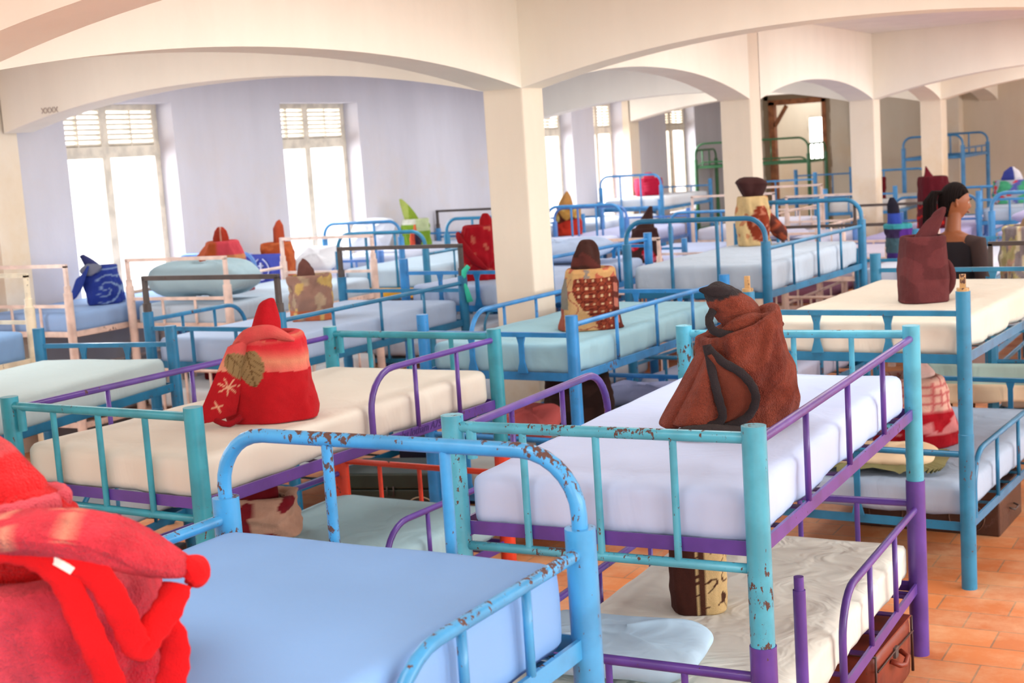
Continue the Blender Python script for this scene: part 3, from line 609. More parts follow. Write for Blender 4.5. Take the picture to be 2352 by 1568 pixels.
def blanket(label, x, y, z, rx, ry, h, colfn, knob=None, rot=IA, res=(72, 44), wl=((0, 1), (1, 1)), wr=((0, 1), (1, 1)), slant=0, seed=0, m=None, sup=2.8, amp=.02, rim=.16, coil=True, name='rolled_blanket'):
    root = empty(name, (x, y, z), rot); tag(root, label, 'blanket', BLG); m = m or M['plush2']
    nt_, nz = res; rings = []; cols = []
    prof = [(i/(nz*.72), None) for i in range(int(nz*.72)+1)]
    def ring(f, zz, t):
        R = []
        for k in range(nt_):
            a = 2*PI*k/nt_; cx, cy = math.cos(a), math.sin(a); e = 2/sup
            px = math.copysign(abs(cx)**e, cx); py = math.copysign(abs(cy)**e, cy)
            W_ = interp(wr if px > 0 else wl, t)
            nn = noise.noise(Vector((cx*1.7+seed, cy*1.7, t*2.2)))*amp*1.6+noise.noise(Vector((cx*4+seed, cy*4, t*6+seed)))*amp*.7
            q = f+nn/max(rx, .05)*.9*min(1, f)
            zs = zz+(slant*px*t if t > .5 else 0)
            R.append(Vector((px*rx*W_*q, py*ry*q, zs)))
        return R
    n1 = int(nz*.7)
    Z = []
    for i in range(n1+1):
        t = i/n1; b_ = .955 if i == 0 else 1
        Z.append((b_*(1+.02*math.sin(t*PI)), t*(h-rim*h*.35), t))
    for a in range(1, 7):
        g = a/6*PI/2; Z.append((1-rim*(1-math.cos(g)), h-rim*h*.35+rim*h*.35*math.sin(g), 1))
    for f, dz in ((1-rim-.06, -.004), (1-rim-.12, -.012), (1-rim-.15, -.03), (.5, -.035), (.2, -.032), (.02, -.03)): Z.append((f, h+dz*(1 if coil else .1), 1))
    b = MB()
    for f, zz, t in Z: rings.append(ring(f, zz, t))
    b.loft(rings)
    for r, (f, zz, t) in zip(rings, Z):
        for k, p in enumerate(r): cols.append(lin(colfn(p, 2*PI*k/nt_, zz/h)))
    body = b.build('body', m, root, colors=cols)
    if coil:
        # the visible inner turns of the roll
        pa = []; 
        for i in range(60):
            a = i/60*2*PI*1.7; f = (1-rim-.2)*(1-.42*i/60); pa.append((rx*f*math.cos(a), ry*f*math.sin(a), h-.022-.004*i/60))
        q = MB().tube(pa, [.010]*60, 8); cc = [lin(mixp(colfn(Vector((v[0], v[1], v[2])), 0, 1), (40, 20, 20), .15)) for v in q.v]
        q.build('inner_fold', m, body, colors=cc)
    if knob: twist(root, m, knob, h, seed)
    return root
def twist(root, m, k, h, seed=0, name='twisted_top'):
    w, d, hh = k['w'], k.get('d', k['w']*.75), k['h']; lx, ly = k.get('lean', (0, 0)); ox, oy = k.get('at', (0, 0)); n = 26; R = []; C = []; NN = 40
    prof = k.get('prof', ((0, 1.1), (.4, 1), (.8, .7), (1, .3))); tw = k.get('twist', 1.2); fold = k.get('fold', .14); z0 = h-.05
    for i in range(n+1):
        t = i/n; s = interp(prof, t); r = []
        for j in range(NN):
            a = 2*PI*j/NN; g = 1+fold*math.cos(3*a+tw*t*3+seed)*(.4+.6*t)+fold*.6*math.cos(5*a-tw*2*t+seed*2)+.05*noise.noise(Vector((math.cos(a)*2+seed, math.sin(a)*2, t*3)))
            zz = z0+(hh+.05)*t+k.get('tilt', 0)*math.cos(a)*w*t
            r.append(Vector((ox+lx*t**1.4+w*s*g*math.cos(a), oy+ly*t**1.4+d*s*g*math.sin(a), zz)))
        R.append(r)
    top = R[-1]; ce = sum(top, Vector())/NN; rad = (top[0]-ce).length
    for f, dz in ((.9, .14), (.7, .28), (.4, .36), (.08, .34)): R.append([ce+(v-ce)*f+Vector((0, 0, dz*rad)) for v in top])
    b = MB().loft(R)
    for i, r in enumerate(R):
        for j, p in enumerate(r): C.append(lin(k['col'](p, 2*PI*j/NN, min(1, i/n))))
    return b.build(name, m, root, colors=C)
def lump(root, name, path, ws, m, colfn, label=None, seg=28, amp=.004, up=(0, -1, 0)):
    # folded flap: a loft of flattened ellipses; path points with (half width, half depth)
    R = []; C = []; n = len(path)*4
    P_ = [Vector(p) for p in path]
    def at(t):
        f = t*(len(P_)-1); i = min(int(f), len(P_)-2); u = f-i
        p0, p1, p2, p3 = P_[max(i-1, 0)], P_[i], P_[i+1], P_[min(i+2, len(P_)-1)]
        c = .5*((2*p1)+(-p0+p2)*u+(2*p0-5*p1+4*p2-p3)*u*u+(-p0+3*p1-3*p2+p3)*u**3)
        w0, w1 = ws[i], ws[i+1]; return c, (lerp(w0[0], w1[0], u), lerp(w0[1], w1[1], u))
    Y = Vector(up)
    for i in range(n+1):
        t = i/n; c, (a, b_) = at(t); c2, _ = at(min(1, t+.02)); c1, _ = at(max(0, t-.02)); T = (c2-c1).normalized(); sd = T.cross(Y).normalized(); nn = sd.cross(T).normalized()
        e = min(1, math.sin(PI*max(.02, min(.98, t)))**.3)
        R.append([c+sd*a*e*math.cos(2*PI*k/seg)+nn*b_*e*math.sin(2*PI*k/seg)+Vector((1, 1, 1))*amp*noise.noise(c*25+Vector((k*.5, 0, 0))) for k in range(seg)])
    b = MB().loft(R)
    for r in R:
        for k, p in enumerate(r): C.append(lin(colfn(p, 0, 0)))
    o = b.build(name, m, root, colors=C)
    if label: o['label'] = label
    return o
def flapsheet(root, name, grid, m, colfn, th=.014, label=None, sub=2):
    G = [[Vector(p) for p in r] for r in grid]; b = MB().grid(G)
    me_cols = [lin(colfn(Vector(v), 0, 0)) for v in b.v]
    o = b.build(name, m, root, colors=me_cols)
    s = o.modifiers.new('sub', 'SUBSURF'); s.levels = sub; s.render_levels = sub
    d = o.modifiers.new('sol', 'SOLIDIFY'); d.thickness = th; d.offset = 0
    if label: o['label'] = label
    return o
def band(root, name, pts, m, col, r=.012, flat=.5, label=None, closed=False):
    # padded binding strip: smooth flattened tube
    P_ = [Vector(p) for p in pts]; out = []
    n = len(P_)
    for i in range(n-1):
        p0, p1, p2, p3 = P_[max(i-1, 0)], P_[i], P_[i+1], P_[min(i+2, n-1)]
        for j in range(6):
            u = j/6; out.append(.5*((2*p1)+(-p0+p2)*u+(2*p0-5*p1+4*p2-p3)*u*u+(-p0+3*p1-3*p2+p3)*u**3))
    out.append(P_[-1])
    R = []; seg = 12
    for i, c in enumerate(out):
        T = (out[min(i+1, len(out)-1)]-out[max(i-1, 0)]).normalized(); Y = Vector((0, -1, 0)); sd = T.cross(Y)
        sd = sd.normalized() if sd.length > .01 else Vector((1, 0, 0)); nn = sd.cross(T).normalized(); e = 1+.06*math.sin(i*1.7)
        R.append([c+sd*r*e*math.cos(2*PI*k/seg)+nn*r*flat*math.sin(2*PI*k/seg) for k in range(seg)])
    b = MB().loft(R); o = b.build(name, m, root, colors=[lin(col)]*len(b.v))
    if label: o['label'] = label
    return o
TR = M['plush2']

# --- brown plush blanket with black trim
BR = (158, 78, 58)
def fx(k, cx, cy): return lambda px, py, off=0: (((px-cx)/k), -off, (cy-py)/k*1.01)
q = fx(672, 1735, 985)
ra = blanket('rust brown plush rolled blanket with black trim on the lilac mattress', -1.60, 4.46, 1.127, .158, .13, 0.36, mottle(BR, (140, 66, 50), 14, .1), None, wl=((0, .96), (.5, 1.0), (1, 1.05)), wr=((0, 1), (.3, .98), (1, .62)), slant=.05, seed=3, m=M['plush'], amp=.02, rim=.1, res=(110, 70), sup=2.4)
def neckcol(p, a, t):
    X = 1735+p.x*672; Y = 985-p.z*665
    return (62, 56, 58) if Y < 698-(X-1640)*.2 else BR
lump(ra, 'twisted_top', [q(1742, 775, .0), q(1722, 742, .01), q(1700, 716, .01), q(1676, 694, .01), q(1655, 680, .01), q(1640, 673, .01)], [(.075, .06), (.075, .06), (.062, .055), (.054, .05), (.048, .042), (.03, .03)], M['plush'], neckcol, seg=40, amp=.006)
lump(ra, 'black_trimmed_tip', [q(1700, 682, .03), q(1672, 676, .045), q(1645, 672, .04), q(1624, 669, .03)], [(.014, .014), (.022, .02), (.018, .018), (.008, .008)], TR, lambda p, a, t: (60, 54, 56), 'black trimmed tip')
lump(ra, 'neck_fold', [q(1665, 770, .06), q(1700, 752, .075), q(1740, 742, .07), q(1775, 745, .04)], [(.02, .02), (.03, .026), (.03, .026), (.014, .014)], M['plush'], lambda p, a, t: BR)
band(ra, 'binding', [q(1652, 715, .045), q(1640, 735, .06), q(1646, 756, .09), q(1672, 766, .10), q(1704, 772, .10)], TR, (58, 54, 56), .014, .8, 'black binding round the neck')
LX = [1620, 1606, 1592, 1578, 1564, 1548, 1534, 1520]; RX_ = [1626, 1632, 1636, 1640, 1644, 1647, 1648, 1640]
QX = [1630, 1656, 1690, 1713, 1723, 1721, 1708, 1668]
flapsheet(ra, 'flap', [[q(lerp(LX[i]+16, RX_[i], j/5), 800+i*22.5-j*1.5, .125+.04*i/7+.03*math.sin(j/5*PI)-(.06 if j == 0 else 0)) for j in range(6)] for i in range(8)], M['plush'], lambda p, a, t: BR, .02)
flapsheet(ra, 'flap', [[q(lerp(LX[i]-4, LX[i]+34, j/4), 806+i*22.5, .10+.02*i/7+.012*math.sin(j/4*PI)-(.05 if j == 0 else 0)) for j in range(5)] for i in range(8)], M['plush'], lambda p, a, t: (150, 72, 54), .02)
flapsheet(ra, 'turned_lining', [[q(lerp(RX_[i]-2, QX[i], j/5), 802+i*21.5, .160+.016*math.sin(j/5*PI)) for j in range(6)] for i in range(8)], TR, lambda p, a, t: (128, 66, 50), .010, 'smooth brown lining turned outwards')
band(ra, 'binding', [q(1624, 782, .15), q(1632, 850, .182), q(1641, 900, .19), q(1647, 932, .195), q(1636, 950, .195), q(1604, 957, .19), q(1572, 964, .185)], TR, (58, 52, 54), .0145, .6, 'black binding of the left flap')
band(ra, 'binding', [q(1626, 790, .155), q(1654, 818, .18), q(1690, 842, .185), q(1714, 872, .188), q(1722, 903, .188), q(1708, 935, .188), q(1680, 953, .188), q(1650, 962, .188)], TR, (58, 52, 54), .0145, .6, 'black binding of the rounded lining')
lump(ra, 'flap_foot', [q(1528, 964, .19), q(1562, 966, .23), q(1620, 964, .25), q(1690, 966, .22)], [(.012, .02), (.03, .035), (.032, .04), (.02, .03)], TR, lambda p, a, t: (62, 56, 56), 'black padded hem lying on the sheet')

# --- red blanket with leaf
q2 = fx(576, 625, 972)
def leafcol(p, th, t):
    X = 625+p.x*576; Y = 972-p.z*570
    red = (198, 30, 38)
    def leaf(cx, cy, ang, L_, W_):
        dx, dy = X-cx, Y-cy; a = math.radians(ang); u = dx*math.cos(a)+dy*math.sin(a); v = -dx*math.sin(a)+dy*math.cos(a)
        if abs(u) > L_: return None
        ww = W_*math.sqrt(max(0, 1-((u+L_*.15)/L_)**2))*(1 if u < 0 else 1-u/L_*.35)
        if abs(v) < ww:
            if abs(v) < 1.3 or abs((abs(v)*.9-u*.9) % 14) < 1.4: return (108, 82, 48)
            return (156, 130, 88)
    if p.y < .02:
        for a_ in ((600, 850, 80, 43, 31), (574, 836, 60, 34, 24)):
            l = leaf(*a_)
            if l: return l
    base = red
    edge = 853+(X-620)*.08
    if Y < edge and p.y < .06:
        if X > 590+(850-Y)*-.2:
            k = (edge-Y)
            base = mixp((236, 116, 104), (238, 150, 118), k/22) if k < 24 else mixp((238, 150, 118), (228, 54, 62), (k-24)/28)
            if k > 58: base = mixp((226, 46, 56), (232, 140, 110), (k-58+(650-X)*.15)/16) if X > 630 else mixp((230, 60, 70), (236, 130, 108), (30-abs(Y-772))/30)
            if k > 80: base = (232, 70, 74)
            if (X-650)**2/900+(Y-778)**2/90 < 1: base = (222, 52, 62)
        elif Y < 845-(590-X)*.2: base = mixp((232, 76, 80), (236, 140, 116), (Y-790)/40)
    elif Y < 800: base = (228, 70, 74)
    return base
rb = blanket('red rolled blanket with a khaki leaf and pink bands on the cream mattress', -3.55, 4.31, 1.112, .182, .14, .345, leafcol, None, wl=((0, 1.0), (.1, 1.02), (.55, .85), (.8, .72), (1, .5)), wr=((0, 1), (.12, 1.03), (.5, .91), (.95, .86), (1, .82)), seed=1, amp=.010, rim=.22, res=(170, 110), sup=2.3)
twist(rb, TR, dict(w=.058, d=.055, h=.115, at=(.0, 0), lean=(.012, 0), prof=((0, 1.0), (.2, 1.08), (.5, 1.0), (.7, .85), (.9, .68), (1, .58)), twist=.6, fold=.06, tilt=.22, col=lambda p, th, t: (202, 30, 40)), .345, 4)
def starcol(p, a, t):
    X = 625+p.x*576; Y = 972-p.z*570
    for cx, cy, R0 in ((545, 880, 22), (520, 922, 14)):
        dx, dy = X-cx, Y-cy; r_ = math.hypot(dx, dy); an = math.atan2(dy, dx)
        if r_ < R0*(.22+.78*abs(math.cos(an*3.5 if R0 > 20 else an*2+.6))**8): return (236, 176, 140)
    u = (X-572)*.5+(Y-838)*.87; v = -(X-572)*.87+(Y-838)*.5
    if abs(u) < 34 and abs(v) < 24*math.sqrt(max(0, 1-(u/34)**2)): return (108, 82, 48) if abs(v) < 1.2 or abs((abs(v)*.9-u*.9) % 14) < 1.4 else (156, 130, 88)
    if Y < 845: return mixp((232, 96, 92), (238, 160, 130), (Y-800)/30)
    return (188, 30, 38)
gr = [[q2(lerp(600-i*6, 555-i*11+(9 if i > 6 else 0), j/7), 778+i*21+j*2, .10+.05*math.sin(min(1, j/6)*PI*.6)+.02*i/9) for j in range(8)] for i in range(9)]
gg = []
for i in range(49):
    u = i/48*8; a0 = min(7, int(u)); f = u-a0; rr = []
    for j in range(43):
        v = j/42*7; b0 = min(6, int(v)); g = v-b0
        pt = lambda a, b_: Vector(gr[a][b_])
        rr.append((pt(a0, b0)*(1-g)+pt(a0, b0+1)*g)*(1-f)+(pt(a0+1, b0)*(1-g)+pt(a0+1, b0+1)*g)*f)
    gg.append(rr)
flapsheet(rb, 'flap', gg, TR, starcol, .02, 'folded arm of the blanket with pale stars', sub=0)
band(rb, 'hem', [q2(497, 938, .15), q2(520, 955, .17), q2(545, 962, .17), q2(570, 950, .15)], TR, (160, 24, 34), .012, .8, 'dark red hem')
lump(rb, 'shoulder_fold', [q2(560, 800, .10), q2(600, 772, .13), q2(650, 766, .14), q2(700, 790, .12)], [(.02, .02), (.03, .024), (.028, .022), (.012, .012)], TR, lambda p, a, t: mixp((232, 74, 80), (236, 130, 112), .5+.5*noise.noise(p*14)))

# --- big red blanket at the lower left
q3 = fx(1530, 60, 1560)
RD0 = (250, 40, 46)
def bigred(p, th, t):
    n = noise.noise(p*5+Vector((3, 1, 0)))
    return mixp((246, 44, 60), (252, 96, 110), .5+n*1.2)
r0 = blanket('large scarlet and coral rolled blanket at the lower left on the mid blue mattress', -1.86, 1.53, 1.265, .262, .19, .222, bigred, None, seed=8, amp=.012, rim=.2, res=(120, 60), sup=2.3, m=M['plush'])
twist(r0, M['plush'], dict(w=.112, d=.095, h=.068, at=(.018, .01), lean=(0, 0), prof=((0, 1.1), (.7, 1.08), (.92, 1.02), (1, .9)), twist=0, fold=.02, col=lambda p, th, t: (236, 30, 34)), .24, 2, 'inner_roll')
band(r0, 'inner_fold', [(.018+.092*math.cos(a*.4), .01+.076*math.sin(a*.4), .312+.003*math.sin(a)) for a in range(16)], M['plush'], (246, 96, 110), .018, .8, 'pink pile inner fold')
twist(r0, M['plush'], dict(w=.078, d=.06, h=.145, at=(.0, .01), lean=(-.045, .0), prof=((0, 1.2), (.45, 1.15), (.8, .85), (1, .5)), twist=.5, fold=.08, tilt=-.35, col=lambda p, th, t: (246, 40, 44) if p.z < .40 else (248, 86, 90)), .325, 6)
def q3(px, py, off=.2):
    z = (1694-py)/1454; k = 1371+(1500-1371)*off/.2
    return ((px+68*off/.2-35*(1-off/.2)+150*z)/k, -off, z if off > .19 else (1694-(1694-1580)*(1-off/.2)-py)/(1320+134*off/.2))
def shouldercol(p, a, t):
    u = p.x*9+p.z*4; n = abs((u*1.15 % 1)-.5)
    return (250, 160, 132) if n < .09+.03*noise.noise(p*20) and -.2 < p.x < .2 else (240, 62, 78)
lump(r0, 'shoulder_fold', [q3(-120, 1225, .12), q3(0, 1232, .17), q3(130, 1238, .19), q3(260, 1268, .18), q3(360, 1312, .15), q3(432, 1338, .12)], [(.03, .05), (.034, .06), (.036, .06), (.038, .055), (.034, .05), (.022, .03)], M['plush'], shouldercol, 'coral fold with peach stripes', seg=64, amp=.003)
lump(r0, 'rolled_corner', [q3(415, 1318, .12), q3(440, 1335, .13), q3(446, 1356, .13), q3(425, 1370, .12)], [(.012, .016), (.021, .024), (.021, .022), (.010, .012)], TR, lambda p, a, t: (246, 30, 34), 'plain red rolled corner')
for pts in ([q3(-60, 1262, .205), q3(20, 1262, .215), q3(90, 1282, .22), q3(150, 1335, .22), q3(190, 1420, .225), q3(225, 1500, .225), q3(262, 1590, .225)],
            [q3(60, 1262, .215), q3(150, 1284, .222), q3(225, 1332, .222), q3(275, 1410, .222), q3(305, 1480, .215), q3(322, 1508, .21), q3(345, 1480, .20), q3(385, 1425, .18), q3(402, 1375, .15)],
            [q3(372, 1455, .17), q3(396, 1500, .165), q3(398, 1560, .165), q3(385, 1610, .165)]):
    band(r0, 'binding', pts, TR, (246, 28, 32), .0235, .32, 'flat red binding')
MB().tube([q3(116, 1284, .222), q3(146, 1298, .232), q3(172, 1316, .228)], 0, flat=(.0012, .0065)).build('care_label', cloth('tag_white', (240, 236, 220)), r0, smooth=False)['label'] = 'small white care label'

# --- lattice patterned blanket
def lattice(p, th, t):
    X = (p.x+.165)/.33; Zt = p.z
    if Zt > .285: return (222, 176, 116) if noise.noise(p*22) < .12 else ((150, 140, 130) if abs(p.x-.0) < .03 else (206, 112, 86))
    edge = .33+.12*math.sin(Zt*16+1)+(.18 if Zt < .12 else 0)*(1-Zt/.12)
    if X < .13 and Zt > .12: return (142, 136, 124)
    if X < edge:
        n = abs(noise.noise(p*11+Vector((4, 4, 4)))); return (170, 92, 74) if n < .05 or X < .06 else (214, 172, 118)
    if X > .86: return (206, 128, 108) if abs(math.sin(Zt*38+X*6)) > .6 and .89 < X < .97 else (104, 46, 36)
    u = p.x/.042; v = Zt/.042; du = abs((u % 1)-.5); dv = abs((v % 1)-.5)
    if du < .13 and dv < .15: return (232, 196, 150)
    a_ = (u+v) % 1; b_ = (u-v) % 1
    if min(a_, 1-a_, b_, 1-b_) < .07: return (92, 38, 28)
    return (158, 74, 50) if (int(u+40)+int(v)) % 2 else (138, 58, 42)
re_ = blanket('brown lattice patterned rolled blanket with cream dots and a dark tip', -3.37, 6.86, 1.112, .168, .135, .335, lattice, dict(w=.072, d=.062, h=.135, lean=(-.0, 0), prof=((0, 1.0), (.3, 1.1), (.65, 1.02), (.9, .78), (1, .6)), twist=1.5, fold=.13, col=lambda p, th, t: (72, 44, 38) if noise.noise(p*12) > -.05 else (100, 52, 46)),
              wl=((0, 1.03), (.1, 1.0), (.6, .9), (1, .74)), wr=((0, 1.04), (.06, .98), (.5, .95), (1, .9)), seed=2, amp=.012, rim=.2, res=(150, 96), sup=2.5)
# --- maroon
MR = (112, 58, 60)
rd = blanket('smooth maroon rolled blanket with a leaning top on the cream mattress', -1.635, 7.17, 1.212, .116, .11, .335, mottle(MR, (98, 50, 52), 9, .05), dict(w=.062, d=.05, h=.11, at=(.0, 0), lean=(.085, 0), prof=((0, 1.05), (.3, .95), (.7, .8), (.9, .72), (1, .6)), twist=1.4, fold=.10, tilt=.35, col=solid((104, 54, 56))), wr=((0, 1.0), (.5, .96), (1, .93)), wl=((0, 1.05), (.5, 1), (1, .88)), seed=5, amp=.006, rim=.12, sup=3.2, res=(140, 90))
lump(rd, 'side_fold', [(.10, .04, .01), (.135, .04, .07), (.14, .04, .15), (.115, .04, .22)], [(.03, .05), (.035, .06), (.03, .055), (.012, .03)], TR, solid((100, 50, 52)))
# --- cream and rust with dark flaring top
def rust(p, th, t):
    if ((p.x-.03)/.085)**2+((t-.42)/.40)**2 < 1+.5*noise.noise(p*14): return (150, 62, 38) if noise.noise(p*30) < .25 else (196, 120, 92)
    return (226, 196, 140) if noise.noise(p*16+Vector((5, 0, 0))) < .3 else (206, 140, 96)
rh = blanket('cream and rust rolled blanket with a dark flaring top on the arched blue bunk', -3.69, 10.50, 1.252, .132, .12, .385, rust, dict(w=.072, d=.07, h=.10, at=(0, 0), lean=(-.01, 0), prof=((0, .95), (.35, 1.05), (.8, 1.55), (1, 1.75)), twist=.5, fold=.12, tilt=-.12, col=solid((74, 44, 42))), wl=((0, 1), (.6, .97), (1, .8)), wr=((0, 1), (.7, .95), (1, .8)), seed=6, res=(90, 60), rim=.14)
lump(rh, 'flap', [(.07, -.03, .30), (.12, -.03, .20), (.20, -.03, .09), (.24, -.03, .03)], [(.02, .03), (.05, .05), (.06, .06), (.03, .03)], TR, lambda p, a, t: (176, 84, 56) if noise.noise(p*20) > .1 else (98, 52, 44), 'rust and dark brown flap falling to the right')
rg = blanket('brown and yellow flowered rolled blanket with a brown knot on the lilac mattress', -5.36, 6.98, 1.142, .125, .115, .285, lambda p, th, t: (214, 122, 84) if t < .25 and noise.noise(p*15) < .3 else floral((178, 138, 120), [(226, 190, 116), (206, 178, 146)], 10, 3, .26)(p, th, t), dict(w=.05, d=.045, h=.075, at=(-.02, 0), lean=(.01, 0), prof=((0, 1.1), (.5, 1.05), (.8, .9), (1, .5)), tilt=-.5, twist=1, fold=.1, col=solid((122, 82, 74))), seed=7, sup=2.6, rim=.12)
def bluesc(p, th, t):
    n = abs(math.sin(18*math.hypot(p.x-.06, p.z-.12)*3.3+math.atan2(p.z-.12, p.x-.06)))
    return (150, 180, 224) if p.x > -.02 and n > .955 else (52, 74, 168)
rj = blanket('dark blue rolled blanket with pale scrolls and a hooked top beneath the first window', -8.17, 8.0, 1.132, .145, .13, .30, bluesc, dict(w=.06, d=.055, h=.085, at=(-.04, 0), lean=(-.10, 0), prof=((0, 1.3), (.35, 1.0), (.75, .62), (1, .3)), twist=.5, fold=.06, tilt=.1, col=solid((60, 66, 122))), wl=((0, .85), (.5, .95), (1, .9)), wr=((0, 1.1), (.5, 1), (1, .75)), seed=9, rim=.14)
flapsheet(rj, 'flap', [[(-.13+.09*j/5-i*.013-(.03 if j == 0 else 0), -.13-.01*j, .22-i*.03+.02*j) for j in range(6)] for i in range(7)], TR, lambda p, a, t: (60, 84, 180), .015)
lump(rj, 'grey_lining', [(-.13, -.11, .27), (-.05, -.14, .28), (.04, -.135, .30)], [(.03, .02), (.05, .02), (.02, .012)], TR, solid((142, 150, 172)), 'grey lining fold')
rw1 = blanket('orange, pink and plum rolled blanket behind the big pale blue pillow', -7.62, 8.80, 1.122, .20, .15, .42, lambda p, th, t: (224, 80, 92) if p.x > -.02 and .72 < t else ((196, 88, 44) if p.x < -.02 else ((222, 150, 100) if t > .62 else (168, 84, 98))), dict(w=.062, d=.055, h=.10, at=(0, 0), prof=((0, 1.1), (.5, 1.05), (.85, .8), (1, .5)), twist=.4, fold=.08, col=lambda p, th, t: (176, 58, 38) if p.x < .0 or p.x > .012 else (220, 170, 150)), wl=((0, .7), (.5, 1), (.8, .95), (1, .6)), wr=((0, 1.15), (.5, .98), (1, .7)), seed=10, rim=.2)
rp = blanket('orange rolled blanket with a tall upright tip against the wall', -8.38, 10.45, 1.045, .15, .13, .36, mottle((224, 116, 66), (206, 96, 52), 10, .05), dict(w=.055, d=.05, h=.19, at=(.03, 0), lean=(.0, 0), prof=((0, 1.0), (.4, .95), (.8, .9), (1, .45)), twist=.3, fold=.08, tilt=.3, col=solid((206, 90, 58))), seed=11, wl=((0, 1), (1, .9)))
rk = blanket('crimson rolled blanket half hidden by the large middle column', -5.03, 8.50, 1.222, .135, .13, .385, floral((182, 24, 38), [(214, 110, 90)], 22, 2, .42), dict(w=.05, d=.045, h=.07, at=(.07, 0), prof=((0, 1.1), (.7, .9), (1, .5)), twist=.5, fold=.1, col=solid((186, 30, 40))), wl=((0, 1.0), (.6, .96), (1, .7)), seed=12, rim=.16)
lump(rk, 'shoulder_fold', [(-.13, -.05, .34), (-.09, -.13, .25), (-.02, -.14, .15), (.06, -.13, .08)], [(.03, .03), (.03, .025), (.028, .02), (.02, .015)], TR, solid((168, 24, 36)))
rm = blanket('lime green rolled blanket with a white patch and leaning tip by the second window', -8.5, 13.05, 1.142, .16, .14, .30, lambda p, th, t: (206, 222, 170) if p.x > .0 and t > .55 and p.y < 0 else ((232, 236, 220) if t > .8 else (132, 170, 54)), dict(w=.07, d=.06, h=.22, at=(-.03, 0), lean=(-.11, 0), prof=((0, 1.2), (.4, 1.0), (.8, .6), (1, .25)), twist=.4, fold=.05, col=lambda p, th, t: (150, 180, 62) if p.x > -.06 else (190, 208, 110)), seed=13, wl=((0, 1), (1, .85)))
rm2 = blanket('small black and orange rolled bundle in front of the lime green blanket', -8.28, 12.70, 1.142, .055, .055, .16, lambda p, th, t: (230, 96, 70) if p.x < -.01 else (62, 52, 70), dict(w=.025, h=.09, prof=((0, 1.4), (.4, .9), (1, .4)), col=solid((226, 110, 70))), seed=14, res=(40, 24), coil=False)
rt = blanket('yellow and red rolled blanket with a pointed top right of the large column', -7.72, 15.25, 1.052, .16, .14, .36, lambda p, th, t: (220, 62, 42) if t < .5+.2*noise.noise(p*8) else floral((216, 160, 80), [(116, 56, 40), (232, 200, 120)], 9, 4, .12)(p, th, t), dict(w=.08, d=.07, h=.17, at=(-.01, 0), lean=(.02, 0), prof=((0, 1.3), (.4, 1.0), (.75, .6), (1, .15)), twist=1, fold=.1, col=solid((204, 148, 84))), seed=15, wl=((0, 1), (1, .85)))
rs = blanket('dark brown rolled blanket with red and pink flowers and a pointed tip', -5.47, 12.42, .962, .155, .14, .33, lambda p, th, t: ((232, 110, 130) if noise.noise(p*26) > .05 else (208, 26, 44)) if t < .58 and noise.noise(p*8+Vector((2, 1, 0))) > -.12 else (72, 46, 44), dict(w=.09, d=.075, h=.20, at=(.0, 0), lean=(.075, 0), prof=((0, 1.25), (.3, .95), (.7, .5), (1, .2)), twist=.5, fold=.06, col=solid((76, 52, 48))), seed=16, wr=((0, 1.05), (1, .8)), wl=((0, 1), (1, .8)))
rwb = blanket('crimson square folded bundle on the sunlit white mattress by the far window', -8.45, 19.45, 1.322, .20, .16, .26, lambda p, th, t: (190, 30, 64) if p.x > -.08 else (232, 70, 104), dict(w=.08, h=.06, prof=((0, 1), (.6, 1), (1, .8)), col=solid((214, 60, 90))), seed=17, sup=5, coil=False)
def stripes(p, th, t):
    if t < .22: return (72, 48, 120)
    if t < .60: return (168, 164, 164) if p.x > -.02 else (70, 100, 110)
    if t < .88: return (98, 52, 150) if p.x > -.02 else (60, 46, 84)
    return (70, 170, 180)
ry_ = blanket('purple and grey striped rolled blanket with a navy and black tip', -2.87, 11.75, 1.002, .105, .10, .30, stripes, dict(w=.055, d=.05, h=.21, at=(-.03, 0), lean=(-.02, 0), prof=((0, 1.2), (.3, 1.0), (.8, .85), (1, .4)), twist=.3, fold=.05, col=lambda p, th, t: (40, 38, 52) if t > .5 else (58, 84, 180)), seed=18, wl=((0, .9), (1, 1)))
ry1 = blanket('dark maroon rolled blanket with scarlet swirls left of the woman', -3.42, 15.55, .982, .18, .16, .56, lambda p, th, t: (214, 44, 32) if t < .45 and abs(noise.noise(p*7+Vector((1, 2, 0)))) < .07 else (98, 26, 36), dict(w=.05, d=.045, h=.11, at=(-.04, 0), lean=(-.03, 0), prof=((0, 1.5), (.5, .7), (1, .12)), twist=.5, fold=.1, col=solid((116, 30, 44))), seed=19, wr=((0, 1), (.5, 1.0), (1, .85)), wl=((0, 1), (1, .8)))
lump(ry1, 'side_fold', [(.16, .0, .20), (.22, .0, .28), (.24, .0, .38), (.17, .0, .48)], [(.03, .05), (.04, .06), (.04, .05), (.02, .03)], TR, solid((84, 20, 32)))
rq = blanket('olive, grey and cream patterned rolled blanket at the right edge', -1.53, 9.72, .982, .16, .14, .42, lambda p, th, t: floral((196, 186, 132), [(148, 138, 140), (224, 214, 178), (214, 176, 150)], 10, 5, .02)(Vector((p.x*2.2, p.y*2, p.z*.6)), th, t), dict(w=.08, d=.07, h=.12, at=(.03, 0), lean=(.05, 0), prof=((0, 1.2), (.5, 1.0), (1, .5)), twist=.6, fold=.12, col=solid((150, 122, 96))), seed=20)
rc3 = blanket('small dark maroon rolled blanket just right of the third column', -5.0, 19.35, 1.132, .10, .09, .30, solid((104, 26, 34)), None, seed=21, res=(30, 20), coil=False)
